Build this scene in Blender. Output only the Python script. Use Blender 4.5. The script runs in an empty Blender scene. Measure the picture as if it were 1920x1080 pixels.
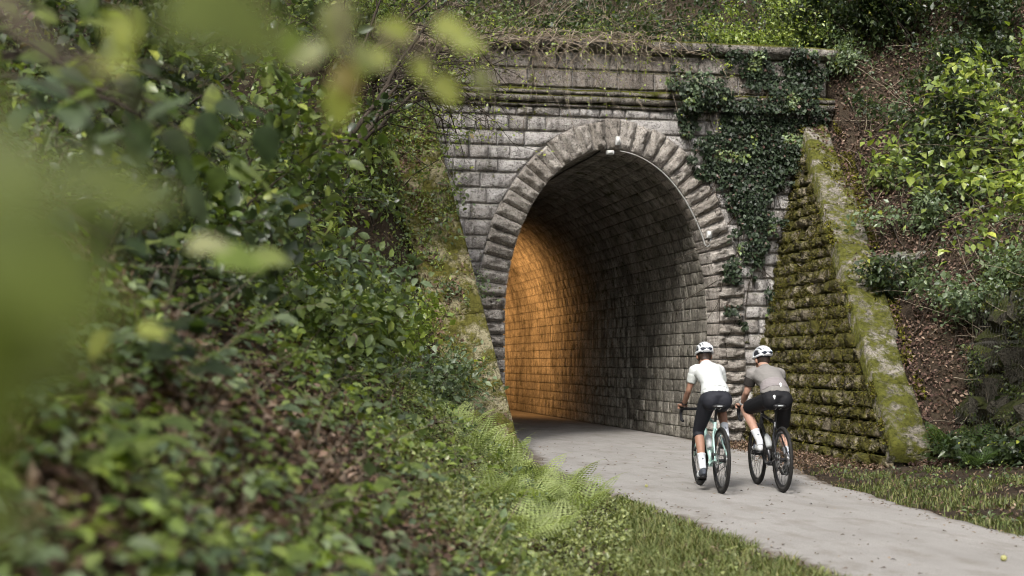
import bpy, bmesh, math, random
import numpy as np
from mathutils import Vector, Matrix, Quaternion
from mathutils.bvhtree import BVHTree

SC = bpy.context.scene
COL = SC.collection
R = math.radians

# ------------------------------------------------------------------ camera
# World frame: origin at the foot of the portal's centre line, +X to the right along the
# portal face, +Y into the tunnel, +Z up. Metres.
CAM = np.array([-6.25, -22.78, 1.36])
YAW = R(11.31)
FPX = 2667.0
cam_d = bpy.data.cameras.new('camera')
cam_d.lens = 50.0
cam_d.sensor_width = 36.0
cam_d.shift_y = 140.0 / 1920.0
cam_d.clip_start = 0.05
cam_d.clip_end = 500.0
cam_d.dof.use_dof = True
cam_d.dof.focus_distance = 19.5
cam_d.dof.aperture_fstop = 2.0
cam = bpy.data.objects.new('camera', cam_d)
COL.objects.link(cam)
cam.location = CAM
cam.rotation_euler = (R(90), 0, -YAW)
SC.camera = cam

# ------------------------------------------------------------------ sky, sun, exposure
SUN_DIR = Vector((-0.55, -0.78, 0.88)).normalized()
world = bpy.data.worlds.new('World')
SC.world = world
world.use_nodes = True
wn = world.node_tree
for n_ in list(wn.nodes):
    wn.nodes.remove(n_)
w_out = wn.nodes.new('ShaderNodeOutputWorld')
w_bg = wn.nodes.new('ShaderNodeBackground')
w_sky = wn.nodes.new('ShaderNodeTexSky')
w_hs = wn.nodes.new('ShaderNodeHueSaturation')
w_sky.sky_type = 'NISHITA'
w_sky.sun_disc = False
w_sky.sun_elevation = math.asin(SUN_DIR.z)
w_sky.sun_rotation = math.atan2(SUN_DIR.x, SUN_DIR.y)
w_sky.air_density = 1.0
w_sky.dust_density = 4.0
w_hs.inputs['Saturation'].default_value = 0.22
w_bg.inputs['Strength'].default_value = 0.085
wn.links.new(w_sky.outputs[0], w_hs.inputs['Color'])
wn.links.new(w_hs.outputs[0], w_bg.inputs['Color'])
wn.links.new(w_bg.outputs[0], w_out.inputs['Surface'])

sun_d = bpy.data.lights.new('sun', 'SUN')
sun_d.energy = 1.5
sun_d.angle = R(17)
sun_d.color = (1.0, 0.96, 0.9)
sun = bpy.data.objects.new('sun', sun_d)
COL.objects.link(sun)
sun.location = (0, -10, 30)
sun.rotation_euler = SUN_DIR.to_track_quat('Z', 'Y').to_euler()

vs = SC.view_settings
vs.view_transform = 'Standard'
vs.look = 'None'
vs.exposure = 2.05
vs.gamma = 1.0
vs.use_curve_mapping = False
SC.render.engine = 'CYCLES'
SC.cycles.use_denoising = True
try:
    SC.cycles.denoiser = 'OPENIMAGEDENOISE'
except Exception:
    pass
SC.cycles.filter_width = 1.0
SC.cycles.use_adaptive_sampling = True
SC.cycles.adaptive_threshold = 0.025
SC.cycles.use_light_tree = False
SC.cycles.max_bounces = 4
SC.cycles.diffuse_bounces = 3
SC.cycles.glossy_bounces = 2
SC.cycles.transmission_bounces = 2
SC.cycles.caustics_reflective = False
SC.cycles.caustics_refractive = False
SC.cycles.sample_clamp_indirect = 6.0

# ------------------------------------------------------------------ helpers
rng = np.random.default_rng(7)
CR = np.array([math.cos(YAW), -math.sin(YAW), 0.0])     # camera right
CF = np.array([math.sin(YAW), math.cos(YAW), 0.0])      # camera forward


def at(px, py, depth):
    """World point a given distance ahead of the photographer's position."""
    X = (px - 960.0) / FPX * depth
    Z = (680.0 - py) / FPX * depth
    return CAM + CR * X + CF * depth + np.array([0, 0, Z])


def on_plane_y(px, py, y=0.0):
    d0 = at(px, py, 1.0) - CAM
    return CAM + d0 * ((y - CAM[1]) / d0[1])


def smooth(x, a, b):
    t = np.clip((x - a) / (b - a), 0, 1)
    return t * t * (3 - 2 * t)


def vnoise(x, y, seed=0):
    """Cheap smooth 2-D value noise."""
    x = np.asarray(x, float); y = np.asarray(y, float)
    xi = np.floor(x); yi = np.floor(y)
    fx = x - xi; fy = y - yi
    fx = fx * fx * (3 - 2 * fx); fy = fy * fy * (3 - 2 * fy)

    def hsh(a, b):
        v = np.sin(a * 127.1 + b * 311.7 + seed * 74.7) * 43758.5453
        return v - np.floor(v)
    return (hsh(xi, yi) * (1 - fx) + hsh(xi + 1, yi) * fx) * (1 - fy) + \
           (hsh(xi, yi + 1) * (1 - fx) + hsh(xi + 1, yi + 1) * fx) * fy


def norm(a):
    return a / np.maximum(np.linalg.norm(a, axis=-1, keepdims=True), 1e-9)


def mesh_np(name, V, faces, mats, vcol=None, smooth_shade=False, mat_idx=None):
    """faces: list of (n,k) integer arrays."""
    me = bpy.data.meshes.new(name)
    V = np.asarray(V, dtype=np.float32)
    faces = [np.asarray(f, dtype=np.int32) for f in faces if len(f)]
    me.vertices.add(len(V))
    me.vertices.foreach_set('co', V.ravel())
    nl = sum(f.size for f in faces); nf = sum(len(f) for f in faces)
    me.loops.add(nl); me.polygons.add(nf)
    me.loops.foreach_set('vertex_index', np.concatenate([f.ravel() for f in faces]))
    tot = np.concatenate([np.full(len(f), f.shape[1], np.int32) for f in faces])
    start = np.concatenate([[0], np.cumsum(tot)[:-1]]).astype(np.int32)
    me.polygons.foreach_set('loop_start', start)
    me.polygons.foreach_set('loop_total', tot)
    if mat_idx is not None:
        me.polygons.foreach_set('material_index', np.asarray(mat_idx, np.int32))
    if smooth_shade:
        me.polygons.foreach_set('use_smooth', np.ones(nf, bool))
    if vcol is not None:
        ca = me.color_attributes.new('col', 'FLOAT_COLOR', 'POINT')
        c4 = np.ones((len(V), 4), np.float32); c4[:, :3] = vcol
        ca.data.foreach_set('color', c4.ravel())
    for m in (mats if isinstance(mats, (list, tuple)) else [mats]):
        me.materials.append(m)
    me.update(calc_edges=True)
    me.validate()
    return me


class MB:
    """Collects pieces of one part."""
    def __init__(self):
        self.V = []; self.F = {}; self.n = 0; self.C = []; self.any_c = False

    def add(self, V, *faces, col=None):
        V = np.asarray(V, float)
        for f in faces:
            f = np.asarray(f, int)
            if len(f):
                self.F.setdefault(f.shape[1], []).append(f + self.n)
        self.V.append(V); self.n += len(V)
        if col is not None:
            self.any_c = True
        c = np.ones((len(V), 3)) if col is None else np.broadcast_to(np.asarray(col, float), (len(V), 3))
        self.C.append(c)
        return self

    def box(self, c, s, rot=None, col=None):
        x, y, z = np.asarray(s, float) / 2
        V = np.array([[-x, -y, -z], [x, -y, -z], [x, y, -z], [-x, y, -z], [-x, -y, z], [x, -y, z], [x, y, z], [-x, y, z]])
        if rot is not None:
            V = V @ np.array(rot).T
        F = [[0, 3, 2, 1], [4, 5, 6, 7], [0, 1, 5, 4], [1, 2, 6, 5], [2, 3, 7, 6], [3, 0, 4, 7]]
        return self.add(V + np.asarray(c, float), F, col=col)

    def tube(self, pts, rad, n=8, caps=True, col=None):
        V, Q = tube(pts, rad, n)
        self.add(V, Q, col=col)
        if caps:
            m = len(V)
            base = self.n - m
            self.F.setdefault(n, []).append(np.array([list(range(n))[::-1]]) + base)
            self.F.setdefault(n, []).append(np.array([list(range(m - n, m))]) + base)
        return self

    def mesh(self, name, mats, smooth_shade=False):
        V = np.concatenate(self.V)
        faces = [np.concatenate(v) for v in self.F.values()]
        return mesh_np(name, V, faces, mats, np.concatenate(self.C) if self.any_c else None, smooth_shade)


def tube(pts, rad, n=8):
    P = np.asarray(pts, float)
    m = len(P)
    rad = np.broadcast_to(np.asarray(rad, float), (m,))
    T = np.gradient(P, axis=0) if m > 2 else np.repeat((P[1] - P[0])[None], m, 0)
    T = norm(T)
    ref = np.array([0, 0, 1.0]) if abs(T[0][2]) < 0.9 else np.array([1.0, 0, 0])
    A = np.zeros_like(P)
    a = norm(np.cross(T[0], ref))
    for i in range(m):
        a = a - T[i] * np.dot(a, T[i])
        a = a / max(np.linalg.norm(a), 1e-9)
        A[i] = a
    B = np.cross(T, A)
    th = np.linspace(0, 2 * np.pi, n, endpoint=False)
    V = P[:, None, :] + rad[:, None, None] * (np.cos(th)[None, :, None] * A[:, None, :] + np.sin(th)[None, :, None] * B[:, None, :])
    V = V.reshape(-1, 3)
    i = np.arange(m - 1)[:, None] * n; j = np.arange(n)[None, :]; k = (j + 1) % n
    Q = np.stack([i + j, i + k, i + n + k, i + n + j], -1).reshape(-1, 4)
    return V, Q


def loft(rings, n=16):
    """rings: (centre, axis_a*radius, axis_b*radius)."""
    th = np.linspace(0, 2 * np.pi, n, endpoint=False)
    V = []
    for c, a, b in rings:
        V.append(np.asarray(c)[None] + np.cos(th)[:, None] * np.asarray(a)[None] + np.sin(th)[:, None] * np.asarray(b)[None])
    V = np.concatenate(V)
    m = len(rings)
    i = np.arange(m - 1)[:, None] * n; j = np.arange(n)[None, :]; k = (j + 1) % n
    Q = np.stack([i + j, i + k, i + n + k, i + n + j], -1).reshape(-1, 4)
    return V, Q, np.array([list(range(n))[::-1]]), np.array([list(range((m - 1) * n, m * n))])


def link(o, parent=None):
    COL.objects.link(o)
    if parent is not None:
        o.parent = parent
    return o


def obj(name, me, parent=None, loc=None, rot=None, kind=None, scale=None):
    o = bpy.data.objects.new(name, me)
    link(o, parent)
    if loc is not None:
        o.location = loc
    if rot is not None:
        o.rotation_euler = rot
    if scale is not None:
        o.scale = scale
    if kind:
        o['kind'] = kind
    return o


def tag(o, label, cat=None, group=None, kind=None):
    o['label'] = label
    if cat:
        o['category'] = cat
    if group:
        o['group'] = group
    if kind:
        o['kind'] = kind
    return o


def thing(name, label, cat, loc=(0, 0, 0), rotz=0.0, group=None):
    o = bpy.data.objects.new(name, None)
    o.empty_display_size = 0.2
    link(o)
    o.location = loc
    o.rotation_euler = (0, 0, rotz)
    return tag(o, label, cat, group)


# ------------------------------------------------------------------ materials
class NT:
    def __init__(self, name):
        self.m = bpy.data.materials.new(name)
        self.m.use_nodes = True
        self.t = self.m.node_tree
        self.b = self.t.nodes['Principled BSDF']
        self.out = self.t.nodes['Material Output']
        self._co = {}

    def n(self, typ, **kw):
        x = self.t.nodes.new(typ)
        for k, v in kw.items():
            if k in x.inputs.keys() if isinstance(k, str) else False:
                x.inputs[k].default_value = v
            else:
                setattr(x, k, v)
        return x

    def l(self, a, b):
        self.t.links.new(a, b)

    def co(self, kind='Object'):
        if 'tc' not in self._co:
            self._co['tc'] = self.t.nodes.new('ShaderNodeTexCoord')
        return self._co['tc'].outputs[kind]

    def pos(self):
        if 'geo' not in self._co:
            self._co['geo'] = self.t.nodes.new('ShaderNodeNewGeometry')
        return self._co['geo'].outputs['Position']

    def geo(self, o):
        self.pos()
        return self._co['geo'].outputs[o]

    def noise(self, scale, detail=4, rough=0.6, co=None, dist=0.0, stretch=None):
        x = self.t.nodes.new('ShaderNodeTexNoise')
        x.inputs['Scale'].default_value = scale
        x.inputs['Detail'].default_value = detail
        x.inputs['Roughness'].default_value = rough
        x.inputs['Distortion'].default_value = dist
        src = co if co is not None else self.pos()
        if stretch is not None:
            mp = self.t.nodes.new('ShaderNodeMapping')
            mp.inputs['Scale'].default_value = stretch
            self.l(src, mp.inputs['Vector']); src = mp.outputs[0]
        self.l(src, x.inputs['Vector'])
        return x.outputs['Fac']

    def ramp(self, fac, stops):
        x = self.t.nodes.new('ShaderNodeValToRGB')
        el = x.color_ramp.elements
        while len(el) < len(stops):
            el.new(0.5)
        for e, (p, c) in zip(el, stops):
            e.position = p
            e.color = (*c, 1) if len(c) == 3 else c
        self.l(fac, x.inputs[0])
        return x.outputs[0]

    def mix(self, fac, a, b, blend='MIX'):
        x = self.t.nodes.new('ShaderNodeMix')
        x.data_type = 'RGBA'; x.blend_type = blend
        for v, s in ((fac, x.inputs[0]), (a, x.inputs[6]), (b, x.inputs[7])):
            if hasattr(v, 'is_linked'):
                self.l(v, s)
            elif isinstance(v, (tuple, list)):
                s.default_value = (*v, 1)
            else:
                s.default_value = v
        return x.outputs[2]

    def math(self, op, a, b=0.0, clamp=False):
        x = self.t.nodes.new('ShaderNodeMath')
        x.operation = op; x.use_clamp = clamp
        for v, s in ((a, x.inputs[0]), (b, x.inputs[1])):
            if hasattr(v, 'is_linked'):
                self.l(v, s)
            else:
                s.default_value = v
        return x.outputs[0]

    def rand(self):
        x = self.t.nodes.new('ShaderNodeObjectInfo')
        return x.outputs['Random']

    def attr(self, name='col'):
        x = self.t.nodes.new('ShaderNodeAttribute')
        x.attribute_name = name
        return x.outputs['Color']

    def bump(self, h, strength=0.5, dist=0.02):
        x = self.t.nodes.new('ShaderNodeBump')
        x.inputs['Strength'].default_value = strength
        x.inputs['Distance'].default_value = dist
        self.l(h, x.inputs['Height'])
        self.l(x.outputs[0], self.b.inputs['Normal'])

    def base(self, c):
        if hasattr(c, 'is_linked'):
            self.l(c, self.b.inputs['Base Color'])
        else:
            self.b.inputs['Base Color'].default_value = (*c, 1)

    def set(self, rough=0.8, spec=0.3, metal=0.0):
        self.b.inputs['Roughness'].default_value = rough
        self.b.inputs['Specular IOR Level'].default_value = spec
        self.b.inputs['Metallic'].default_value = metal
        return self.m


def plain(name, c, rough=0.5, spec=0.4, metal=0.0, var=0.15, scale=30, bump=0.0):
    t = NT(name)
    f = t.noise(scale, 3, co=t.co())
    lo = tuple(x * (1 - var) for x in c); hi = tuple(min(1, x * (1 + var)) for x in c)
    t.base(t.ramp(f, [(0.3, lo), (0.7, hi)]))
    if bump:
        t.bump(f, bump, 0.004)
    return t.set(rough, spec, metal)


def stone_mat(name, cols, moss=0.0, moss_cols=((0.045, 0.05, 0.008), (0.16, 0.16, 0.022)), streak=0.35, lichen=0.0, topmoss=0.0, bump=0.9, rnd=0.6, grime=0.0):
    """Weathered block: per-stone tone, blotches, dark run-off, pale lichen, moss."""
    t = NT(name)
    r = t.rand()
    big = t.noise(1.7, 3, 0.6)
    mid = t.noise(9, 3, 0.7)
    fine = t.noise(55, 2, 0.75)
    f1 = t.math('ADD', t.math('MULTIPLY', r, rnd), t.math('MULTIPLY', mid, 1.0 - rnd * 0.5))
    c = t.ramp(f1, [(0.12, cols[0]), (0.5, cols[1]), (0.9, cols[2])])
    c = t.mix(t.math('MULTIPLY', t.ramp(fine, [(0.35, (0, 0, 0)), (0.75, (1, 1, 1))]), 0.35), c, tuple(min(1, x * 1.35) for x in cols[2]))
    if streak:
        st = t.noise(5.5, 3, 0.6, stretch=(1.4, 1.4, 0.22))
        c = t.mix(t.math('MULTIPLY', t.ramp(st, [(0.48, (0, 0, 0)), (0.68, (1, 1, 1))]), streak), c, tuple(x * 0.28 for x in cols[0]))
    if grime:
        c = t.mix(t.math('MULTIPLY', t.ramp(big, [(0.4, (0, 0, 0)), (0.62, (1, 1, 1))]), grime), c, (0.035, 0.032, 0.028))
    if lichen:
        li = t.noise(22, 3, 0.5)
        c = t.mix(t.math('MULTIPLY', t.ramp(li, [(0.6, (0, 0, 0)), (0.68, (1, 1, 1))]), lichen), c, (0.55, 0.55, 0.52))
    rough_ = t.noise(19, 3, 0.75, dist=0.6)
    h = t.math('ADD', t.math('MULTIPLY', mid, 0.8), t.math('ADD', t.math('MULTIPLY', fine, 0.35), t.math('MULTIPLY', rough_, 0.8)))
    # shade of the broken face's hollows, painted into the colour along the bump noise
    c = t.mix(t.math('MULTIPLY', t.ramp(rough_, [(0.34, (1, 1, 1)), (0.5, (0, 0, 0))]), 0.75), c, tuple(x * 0.35 for x in cols[0]))
    pock = t.noise(42, 2, 0.6)
    c = t.mix(t.math('MULTIPLY', t.ramp(pock, [(0.33, (1, 1, 1)), (0.42, (0, 0, 0))]), 0.6), c, tuple(x * 0.3 for x in cols[0]))
    if moss or topmoss:
        mn = t.noise(3.2, 4, 0.72)
        mf = t.ramp(mn, [(0.62 - 0.35 * moss, (0, 0, 0)), (0.72 - 0.3 * moss, (1, 1, 1))]) if moss else 0.0
        if topmoss:
            sx = t.t.nodes.new('ShaderNodeSeparateXYZ')
            t.l(t.geo('Normal'), sx.inputs[0])
            up = t.math('MULTIPLY', t.ramp(t.math('ADD', sx.outputs[2], t.math('MULTIPLY', mn, 0.5)), [(0.55, (0, 0, 0)), (0.85, (1, 1, 1))]), topmoss)
            mf = t.math('MAXIMUM', mf, up)
        mc = t.ramp(t.noise(14, 3, 0.7), [(0.3, moss_cols[0]), (0.5, tuple((a + b) / 2 for a, b in zip(*moss_cols))), (0.72, moss_cols[1])])
        c = t.mix(mf, c, mc)
        h = t.math('ADD', h, t.math('MULTIPLY', mf, t.math('ADD', t.noise(90, 3, 0.7), 0.6)))
    t.base(c)
    t.bump(h, bump, 0.05)
    return t.set(0.92, 0.2)


def leaf_mat(name, rough=0.38, spec=0.6, trans=0.36, vein=True):
    t = NT(name)
    c = t.attr('col')
    f = t.noise(38, 1, 0.6)
    c2 = t.mix(1.0, c, t.ramp(f, [(0.25, (0.68, 0.68, 0.66)), (0.75, (1.25, 1.22, 1.2))]), 'MULTIPLY')
    t.base(c2)
    t.set(rough, spec)
    tr = t.t.nodes.new('ShaderNodeBsdfTranslucent')
    tc = t.mix(1.0, c2, (1.5, 1.6, 0.6), 'MULTIPLY')
    t.l(tc, tr.inputs['Color'])
    ms = t.t.nodes.new('ShaderNodeMixShader')
    ms.inputs[0].default_value = trans
    t.l(t.b.outputs[0], ms.inputs[1]); t.l(tr.outputs[0], ms.inputs[2])
    t.l(ms.outputs[0], t.out.inputs['Surface'])
    return t.m


M = {}
M['portal'] = stone_mat('portal stone', [(0.19, 0.168, 0.148), (0.35, 0.322, 0.3), (0.5, 0.475, 0.46)], streak=0.6, lichen=0.5, moss=0.06, topmoss=0.15)
M['vouss'] = stone_mat('voussoir stone', [(0.2, 0.172, 0.142), (0.34, 0.304, 0.266), (0.46, 0.422, 0.382)], streak=0.5, lichen=0.25, rnd=0.5, bump=1.0)
M['parapet'] = stone_mat('parapet stone', [(0.15, 0.125, 0.105), (0.29, 0.25, 0.22), (0.42, 0.38, 0.345)], streak=0.6, lichen=0.35, moss=0.1, topmoss=0.5)
M['cornice'] = stone_mat('cornice stone', [(0.09, 0.08, 0.07), (0.2, 0.18, 0.155), (0.32, 0.29, 0.26)], streak=0.7, lichen=0.4, topmoss=1.0, moss=0.1)
M['mortar'] = stone_mat('lime mortar', [(0.27, 0.253, 0.238), (0.39, 0.37, 0.352), (0.49, 0.47, 0.455)], streak=0.4, bump=0.7, rnd=0.0)
M['lining'] = stone_mat('tunnel lining stone', [(0.17, 0.153, 0.125), (0.3, 0.277, 0.232), (0.42, 0.392, 0.337)], streak=0.65, lichen=0.12, moss=0.05, moss_cols=((0.05, 0.055, 0.02), (0.12, 0.12, 0.05)), rnd=0.55, grime=0.45)
M['lining_mortar'] = stone_mat('tunnel joint mortar', [(0.1, 0.092, 0.078), (0.16, 0.147, 0.125), (0.23, 0.21, 0.18)], streak=0.4, rnd=0.0)
M['mossy'] = stone_mat('mossy wing wall stone', [(0.09, 0.078, 0.052), (0.21, 0.178, 0.12), (0.36, 0.315, 0.235)], streak=0.35, moss=0.6, topmoss=0.9, rnd=0.5, moss_cols=((0.055, 0.052, 0.014), (0.19, 0.175, 0.04)), bump=1.0)
M['mossy_joint'] = stone_mat('mossy joint', [(0.02, 0.017, 0.01), (0.045, 0.037, 0.02), (0.08, 0.07, 0.04)], streak=0.3, moss=0.3, rnd=0.0)
M['cope'] = stone_mat('mossy coping stone', [(0.11, 0.1, 0.075), (0.23, 0.205, 0.17), (0.34, 0.31, 0.27)], streak=0.45, moss=0.66, rnd=0.4, moss_cols=((0.055, 0.06, 0.012), (0.19, 0.19, 0.035)))
M['cope_l'] = stone_mat('mossy sloping cope', [(0.12, 0.11, 0.06), (0.24, 0.21, 0.12), (0.33, 0.3, 0.2)], streak=0.2, moss=0.6, rnd=0.3, moss_cols=((0.06, 0.058, 0.012), (0.2, 0.185, 0.04)))
M['rock'] = stone_mat('dark rock', [(0.022, 0.02, 0.014), (0.055, 0.05, 0.036), (0.11, 0.1, 0.08)], streak=0.3, moss=0.3, topmoss=0.8, moss_cols=((0.02, 0.025, 0.005), (0.085, 0.1, 0.016)))
M['concrete'] = stone_mat('old concrete', [(0.13, 0.125, 0.11), (0.2, 0.19, 0.17), (0.28, 0.27, 0.245)], streak=0.3, moss=0.15, topmoss=0.3)
M['leaf'] = leaf_mat('leaf')
M['leaf_gloss'] = leaf_mat('glossy leaf', 0.38, 0.5, 0.22)
M['ivy'] = leaf_mat('ivy leaf', 0.5, 0.35, 0.12)
M['dead'] = leaf_mat('dead leaf', 0.75, 0.2, 0.12)
M['grass'] = leaf_mat('grass blade', 0.55, 0.3, 0.3)
M['moss'] = leaf_mat('moss tuft', 0.95, 0.05, 0.25)
M['near_leaf'] = leaf_mat('near leaf', 0.5, 0.3, 0.5)

_t = NT('bark')
_f = _t.noise(30, 5, 0.7, co=_t.co(), stretch=(1, 1, 0.25))
_t.base(_t.ramp(_f, [(0.3, (0.02, 0.016, 0.012)), (0.6, (0.06, 0.048, 0.036)), (0.8, (0.11, 0.095, 0.075))]))
_t.bump(_f, 0.6, 0.01)
M['bark'] = _t.set(0.9, 0.2)
M['twig'] = plain('dry twig', (0.17, 0.135, 0.1), 0.85, 0.2, var=0.4, scale=12)
M['twig_pale'] = plain('pale dry twig', (0.3, 0.25, 0.19), 0.85, 0.2, var=0.35, scale=12)
M['stem'] = plain('green stem', (0.13, 0.17, 0.05), 0.6, 0.3, var=0.3, scale=12)

_t = NT('soil')
_f = _t.noise(2.5, 8, 0.7); _g = _t.noise(38, 5, 0.7)
_c = _t.ramp(_f, [(0.3, (0.022, 0.016, 0.011)), (0.5, (0.05, 0.037, 0.026)), (0.72, (0.085, 0.066, 0.045))])
_c = _t.mix(_t.math('MULTIPLY', _t.ramp(_g, [(0.5, (0, 0, 0)), (0.7, (1, 1, 1))]), 0.5), _c, (0.13, 0.095, 0.065))
_t.base(_c); _t.bump(_t.math('ADD', _f, _g), 1.0, 0.05)
M['soil'] = _t.set(0.95, 0.15)

_t = NT('worn asphalt')
_f = _t.noise(0.9, 4, 0.6); _g = _t.noise(150, 2, 0.7); _h = _t.noise(3.5, 5, 0.7, stretch=(1.0, 0.4, 1.0)); _k = _t.noise(7.0, 3, 0.6, stretch=(1.0, 0.05, 1.0))
_c = _t.ramp(_f, [(0.3, (0.275, 0.26, 0.243)), (0.7, (0.36, 0.342, 0.324))])
_c = _t.mix(_t.math('MULTIPLY', _t.ramp(_k, [(0.42, (0, 0, 0)), (0.62, (1, 1, 1))]), 0.22), _c, (0.41, 0.39, 0.37))
_c = _t.mix(_t.math('MULTIPLY', _t.ramp(_h, [(0.5, (0, 0, 0)), (0.66, (1, 1, 1))]), 0.55), _c, (0.2, 0.178, 0.15))
_c = _t.mix(_t.math('MULTIPLY', _t.ramp(_g, [(0.45, (0, 0, 0)), (0.68, (1, 1, 1))]), 0.55), _c, (0.11, 0.102, 0.094))
_sx = _t.t.nodes.new('ShaderNodeSeparateColor'); _t.l(_t.attr('col'), _sx.inputs[0])
_e = _t.math('ADD', _sx.outputs[0], _t.math('MULTIPLY', _t.math('SUBTRACT', _t.noise(5.0, 5, 0.75), 0.5), 1.1))
_c = _t.mix(_t.math('MULTIPLY', _t.ramp(_e, [(0.45, (0, 0, 0)), (0.8, (1, 1, 1))]), 0.85), _c, _t.mix(_g, (0.06, 0.045, 0.032), (0.13, 0.1, 0.072)))
_t.base(_c); _t.bump(_t.math('ADD', _g, _t.math('MULTIPLY', _h, 0.5)), 0.5, 0.008)
M['asphalt'] = _t.set(0.88, 0.25)

# ------------------------------------------------------------------ terrain
TOE_V = [-45, -30, -22.9, -14, -9, -4, 0.5]
TOE_U = [-9.5, -7.5, -5.95, -4.2, -3.15, -2.75, -2.7]
GAB_V = [-45, -20, -12, -8, -5, 0.5]
GAB_U = [1.2, 2.0, 2.55, 2.95, 3.15, 3.3]
PATH_V = [-45, -30, -20, -14.3, -12.76, -10, -8.4, -7.0, -5.0, -3.0, -1.0, 0.6, 40]
PATH_L = [-5.0, -3.6, -2.8, -2.53, -2.48, -2.42, -2.42, -2.43, -2.4, -2.1, -1.86, -1.8, -1.8]
PATH_R = [-3.0, -1.4, -0.75, -0.33, -0.2, 0.08, 0.3, 0.6, 1.15, 1.6, 1.78, 1.8, 1.8]


def wing_r_face(v):          # foot of the right wing wall
    return 2.32 + 0.058 * v


def wing_r_top(v):           # height of its sloping top
    return np.clip(5.35 + 5.1 / 6.0 * v, 0.0, 5.35)


def wing_l_top(v):
    return np.clip(5.35 + 5.35 / 3.25 * v, 0.0, 5.35)


def hill_height(u, v):
    """Ground above and behind the portal."""
    u = np.asarray(u, float); v = np.asarray(v, float)
    base = 6.0 + 0.85 * np.maximum(0, v - 0.7)
    side_r = 6.0 + 0.9 * np.maximum(0, u - 3.6) + 0.6 * v
    side_l = 6.0 + 0.8 * np.maximum(0, -3.8 - u) + 0.7 * v
    h = np.maximum(base, np.maximum(side_r, side_l))
    return h + (vnoise(u * 0.9, v * 0.9, 13) - 0.5) * 0.5


def height(u, v):
    u = np.asarray(u, float); v = np.asarray(v, float)
    toe = np.interp(v, TOE_V, TOE_U)
    s = np.maximum(0, toe - u)
    hl = 0.86 * s * s / (s + 0.35) + 0.018 * s * s
    PL = wing_l_top(v) * 0.97 + 0.45 * np.maximum(0, -3.3 - u)
    back = -2.3 - 0.164 * wing_l_top(v) - 0.5
    mask = smooth(u, back + 0.1, back - 0.3) * smooth(v, -4.3, -3.0)
    hl = np.where(u < 0, np.maximum(hl, PL * mask), 0)
    g = np.interp(v, GAB_V, GAB_U)
    s2 = np.maximum(0, u - g)
    pr = np.interp(v, PATH_V, PATH_R)
    verge = 0.16 * np.clip((u - pr) / np.maximum(g - pr, 0.3), 0, 1)
    hr = verge * smooth(v, -5.2, -6.6) + 2.2 * smooth(s2, 0.35, 1.5) + 1.12 * np.maximum(0, s2 - 1.2)
    backr = wing_r_face(v) + 0.2 * wing_r_top(v) + 0.3
    PR = wing_r_top(v) * 0.98 + 0.75 * np.maximum(0, u - backr - 0.1)
    maskr = smooth(u, backr - 0.1, backr + 0.3) * smooth(v, -6.4, -5.2)
    inside = (u < backr) & (v > -6.0)
    hr = np.where(inside, 0, hr)
    hr = np.where(u > 0, np.maximum(hr, PR * maskr), 0)
    h = hl + hr
    rise = hill_height(u, np.full_like(v, 0.42)) - 1.6 * np.maximum(0, 0.42 - v)
    h = np.where(((u < -3.84) | (u > 3.84)) & (v > -4), np.maximum(h, rise), h)
    bump = (vnoise(u * 1.1, v * 1.1, 3) - 0.5) * 0.25 + (vnoise(u * 3.1, v * 3.1, 5) - 0.5) * 0.12
    on = smooth(h, 0.05, 0.8)
    # level with the path on the flat, never above the paving
    return h + bump * on - 0.02 * (1 - on) + 0.02 * (vnoise(u * 2, v * 2, 9) - 0.5) * (1 - on)


def ground_z(u, v):
    return np.where(np.asarray(v) > 0.45, hill_height(u, v), height(u, v))


def grid_mesh(name, us, vs_, fn, mat):
    U, W = np.meshgrid(us, vs_)
    Z = fn(U, W)
    V = np.stack([U, W, Z], -1).reshape(-1, 3)
    nu, nv = len(us), len(vs_)
    i = np.arange(nv - 1)[:, None] * nu; j = np.arange(nu - 1)[None, :]
    Q = np.stack([i + j, i + j + 1, i + nu + j + 1, i + nu + j], -1).reshape(-1, 4)
    return mesh_np(name, V, [Q], mat, smooth_shade=True)


def spaced(a, b, fine_a, fine_b, f, c):
    return np.unique(np.concatenate([np.arange(a, fine_a, c), np.arange(fine_a, fine_b, f), np.arange(fine_b, b + c, c)]))


g_ = obj('ground', grid_mesh('ground', spaced(-70, 70, -14, 11, 0.16, 3.0), np.append(spaced(-90, -0.2, -24, 0.2, 0.16, 3.0)[:-1], [0.4]), height, M['soil']))
tag(g_, 'bare earth of the cutting and its two steep banks', kind='structure')
h_ = obj('hillside', grid_mesh('hillside', spaced(-70, 70, -14, 12, 0.35, 4.0), np.append([0.379], spaced(0.38, 90, 0.38, 9, 0.35, 4.0)), lambda u, v: np.where((v < 0.3795) & (np.abs(u) > 3.6), 3.0, hill_height(u, v)), M['soil']))
tag(h_, 'wooded hillside rising above and behind the tunnel portal', kind='structure')

# path: one sheet from the foreground through the portal into the tunnel
pv = np.concatenate([np.arange(-45, -16, 1.0), np.arange(-16, 2, 0.12), np.arange(2, 40.1, 1.0)])
pl = np.interp(pv, PATH_V, PATH_L); pr = np.interp(pv, PATH_V, PATH_R)
jag = np.where(pv < -0.3, 1.0, 0.0)
pl = pl + jag * ((vnoise(pv * 2.3, 0 * pv, 21) - 0.5) * 0.14 + (vnoise(pv * 8, 0 * pv, 22) - 0.5) * 0.07)
pr = pr + jag * ((vnoise(pv * 2.3, 0 * pv, 23) - 0.5) * 0.16 + (vnoise(pv * 8, 0 * pv, 24) - 0.5) * 0.08)
NC = 15
tt = np.array([0, 0.02, 0.05, 0.09, 0.14, 0.22, 0.35, 0.5, 0.65, 0.78, 0.86, 0.91, 0.95, 0.98, 1.0])
PU = pl[:, None] * (1 - tt) + pr[:, None] * tt
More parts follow.
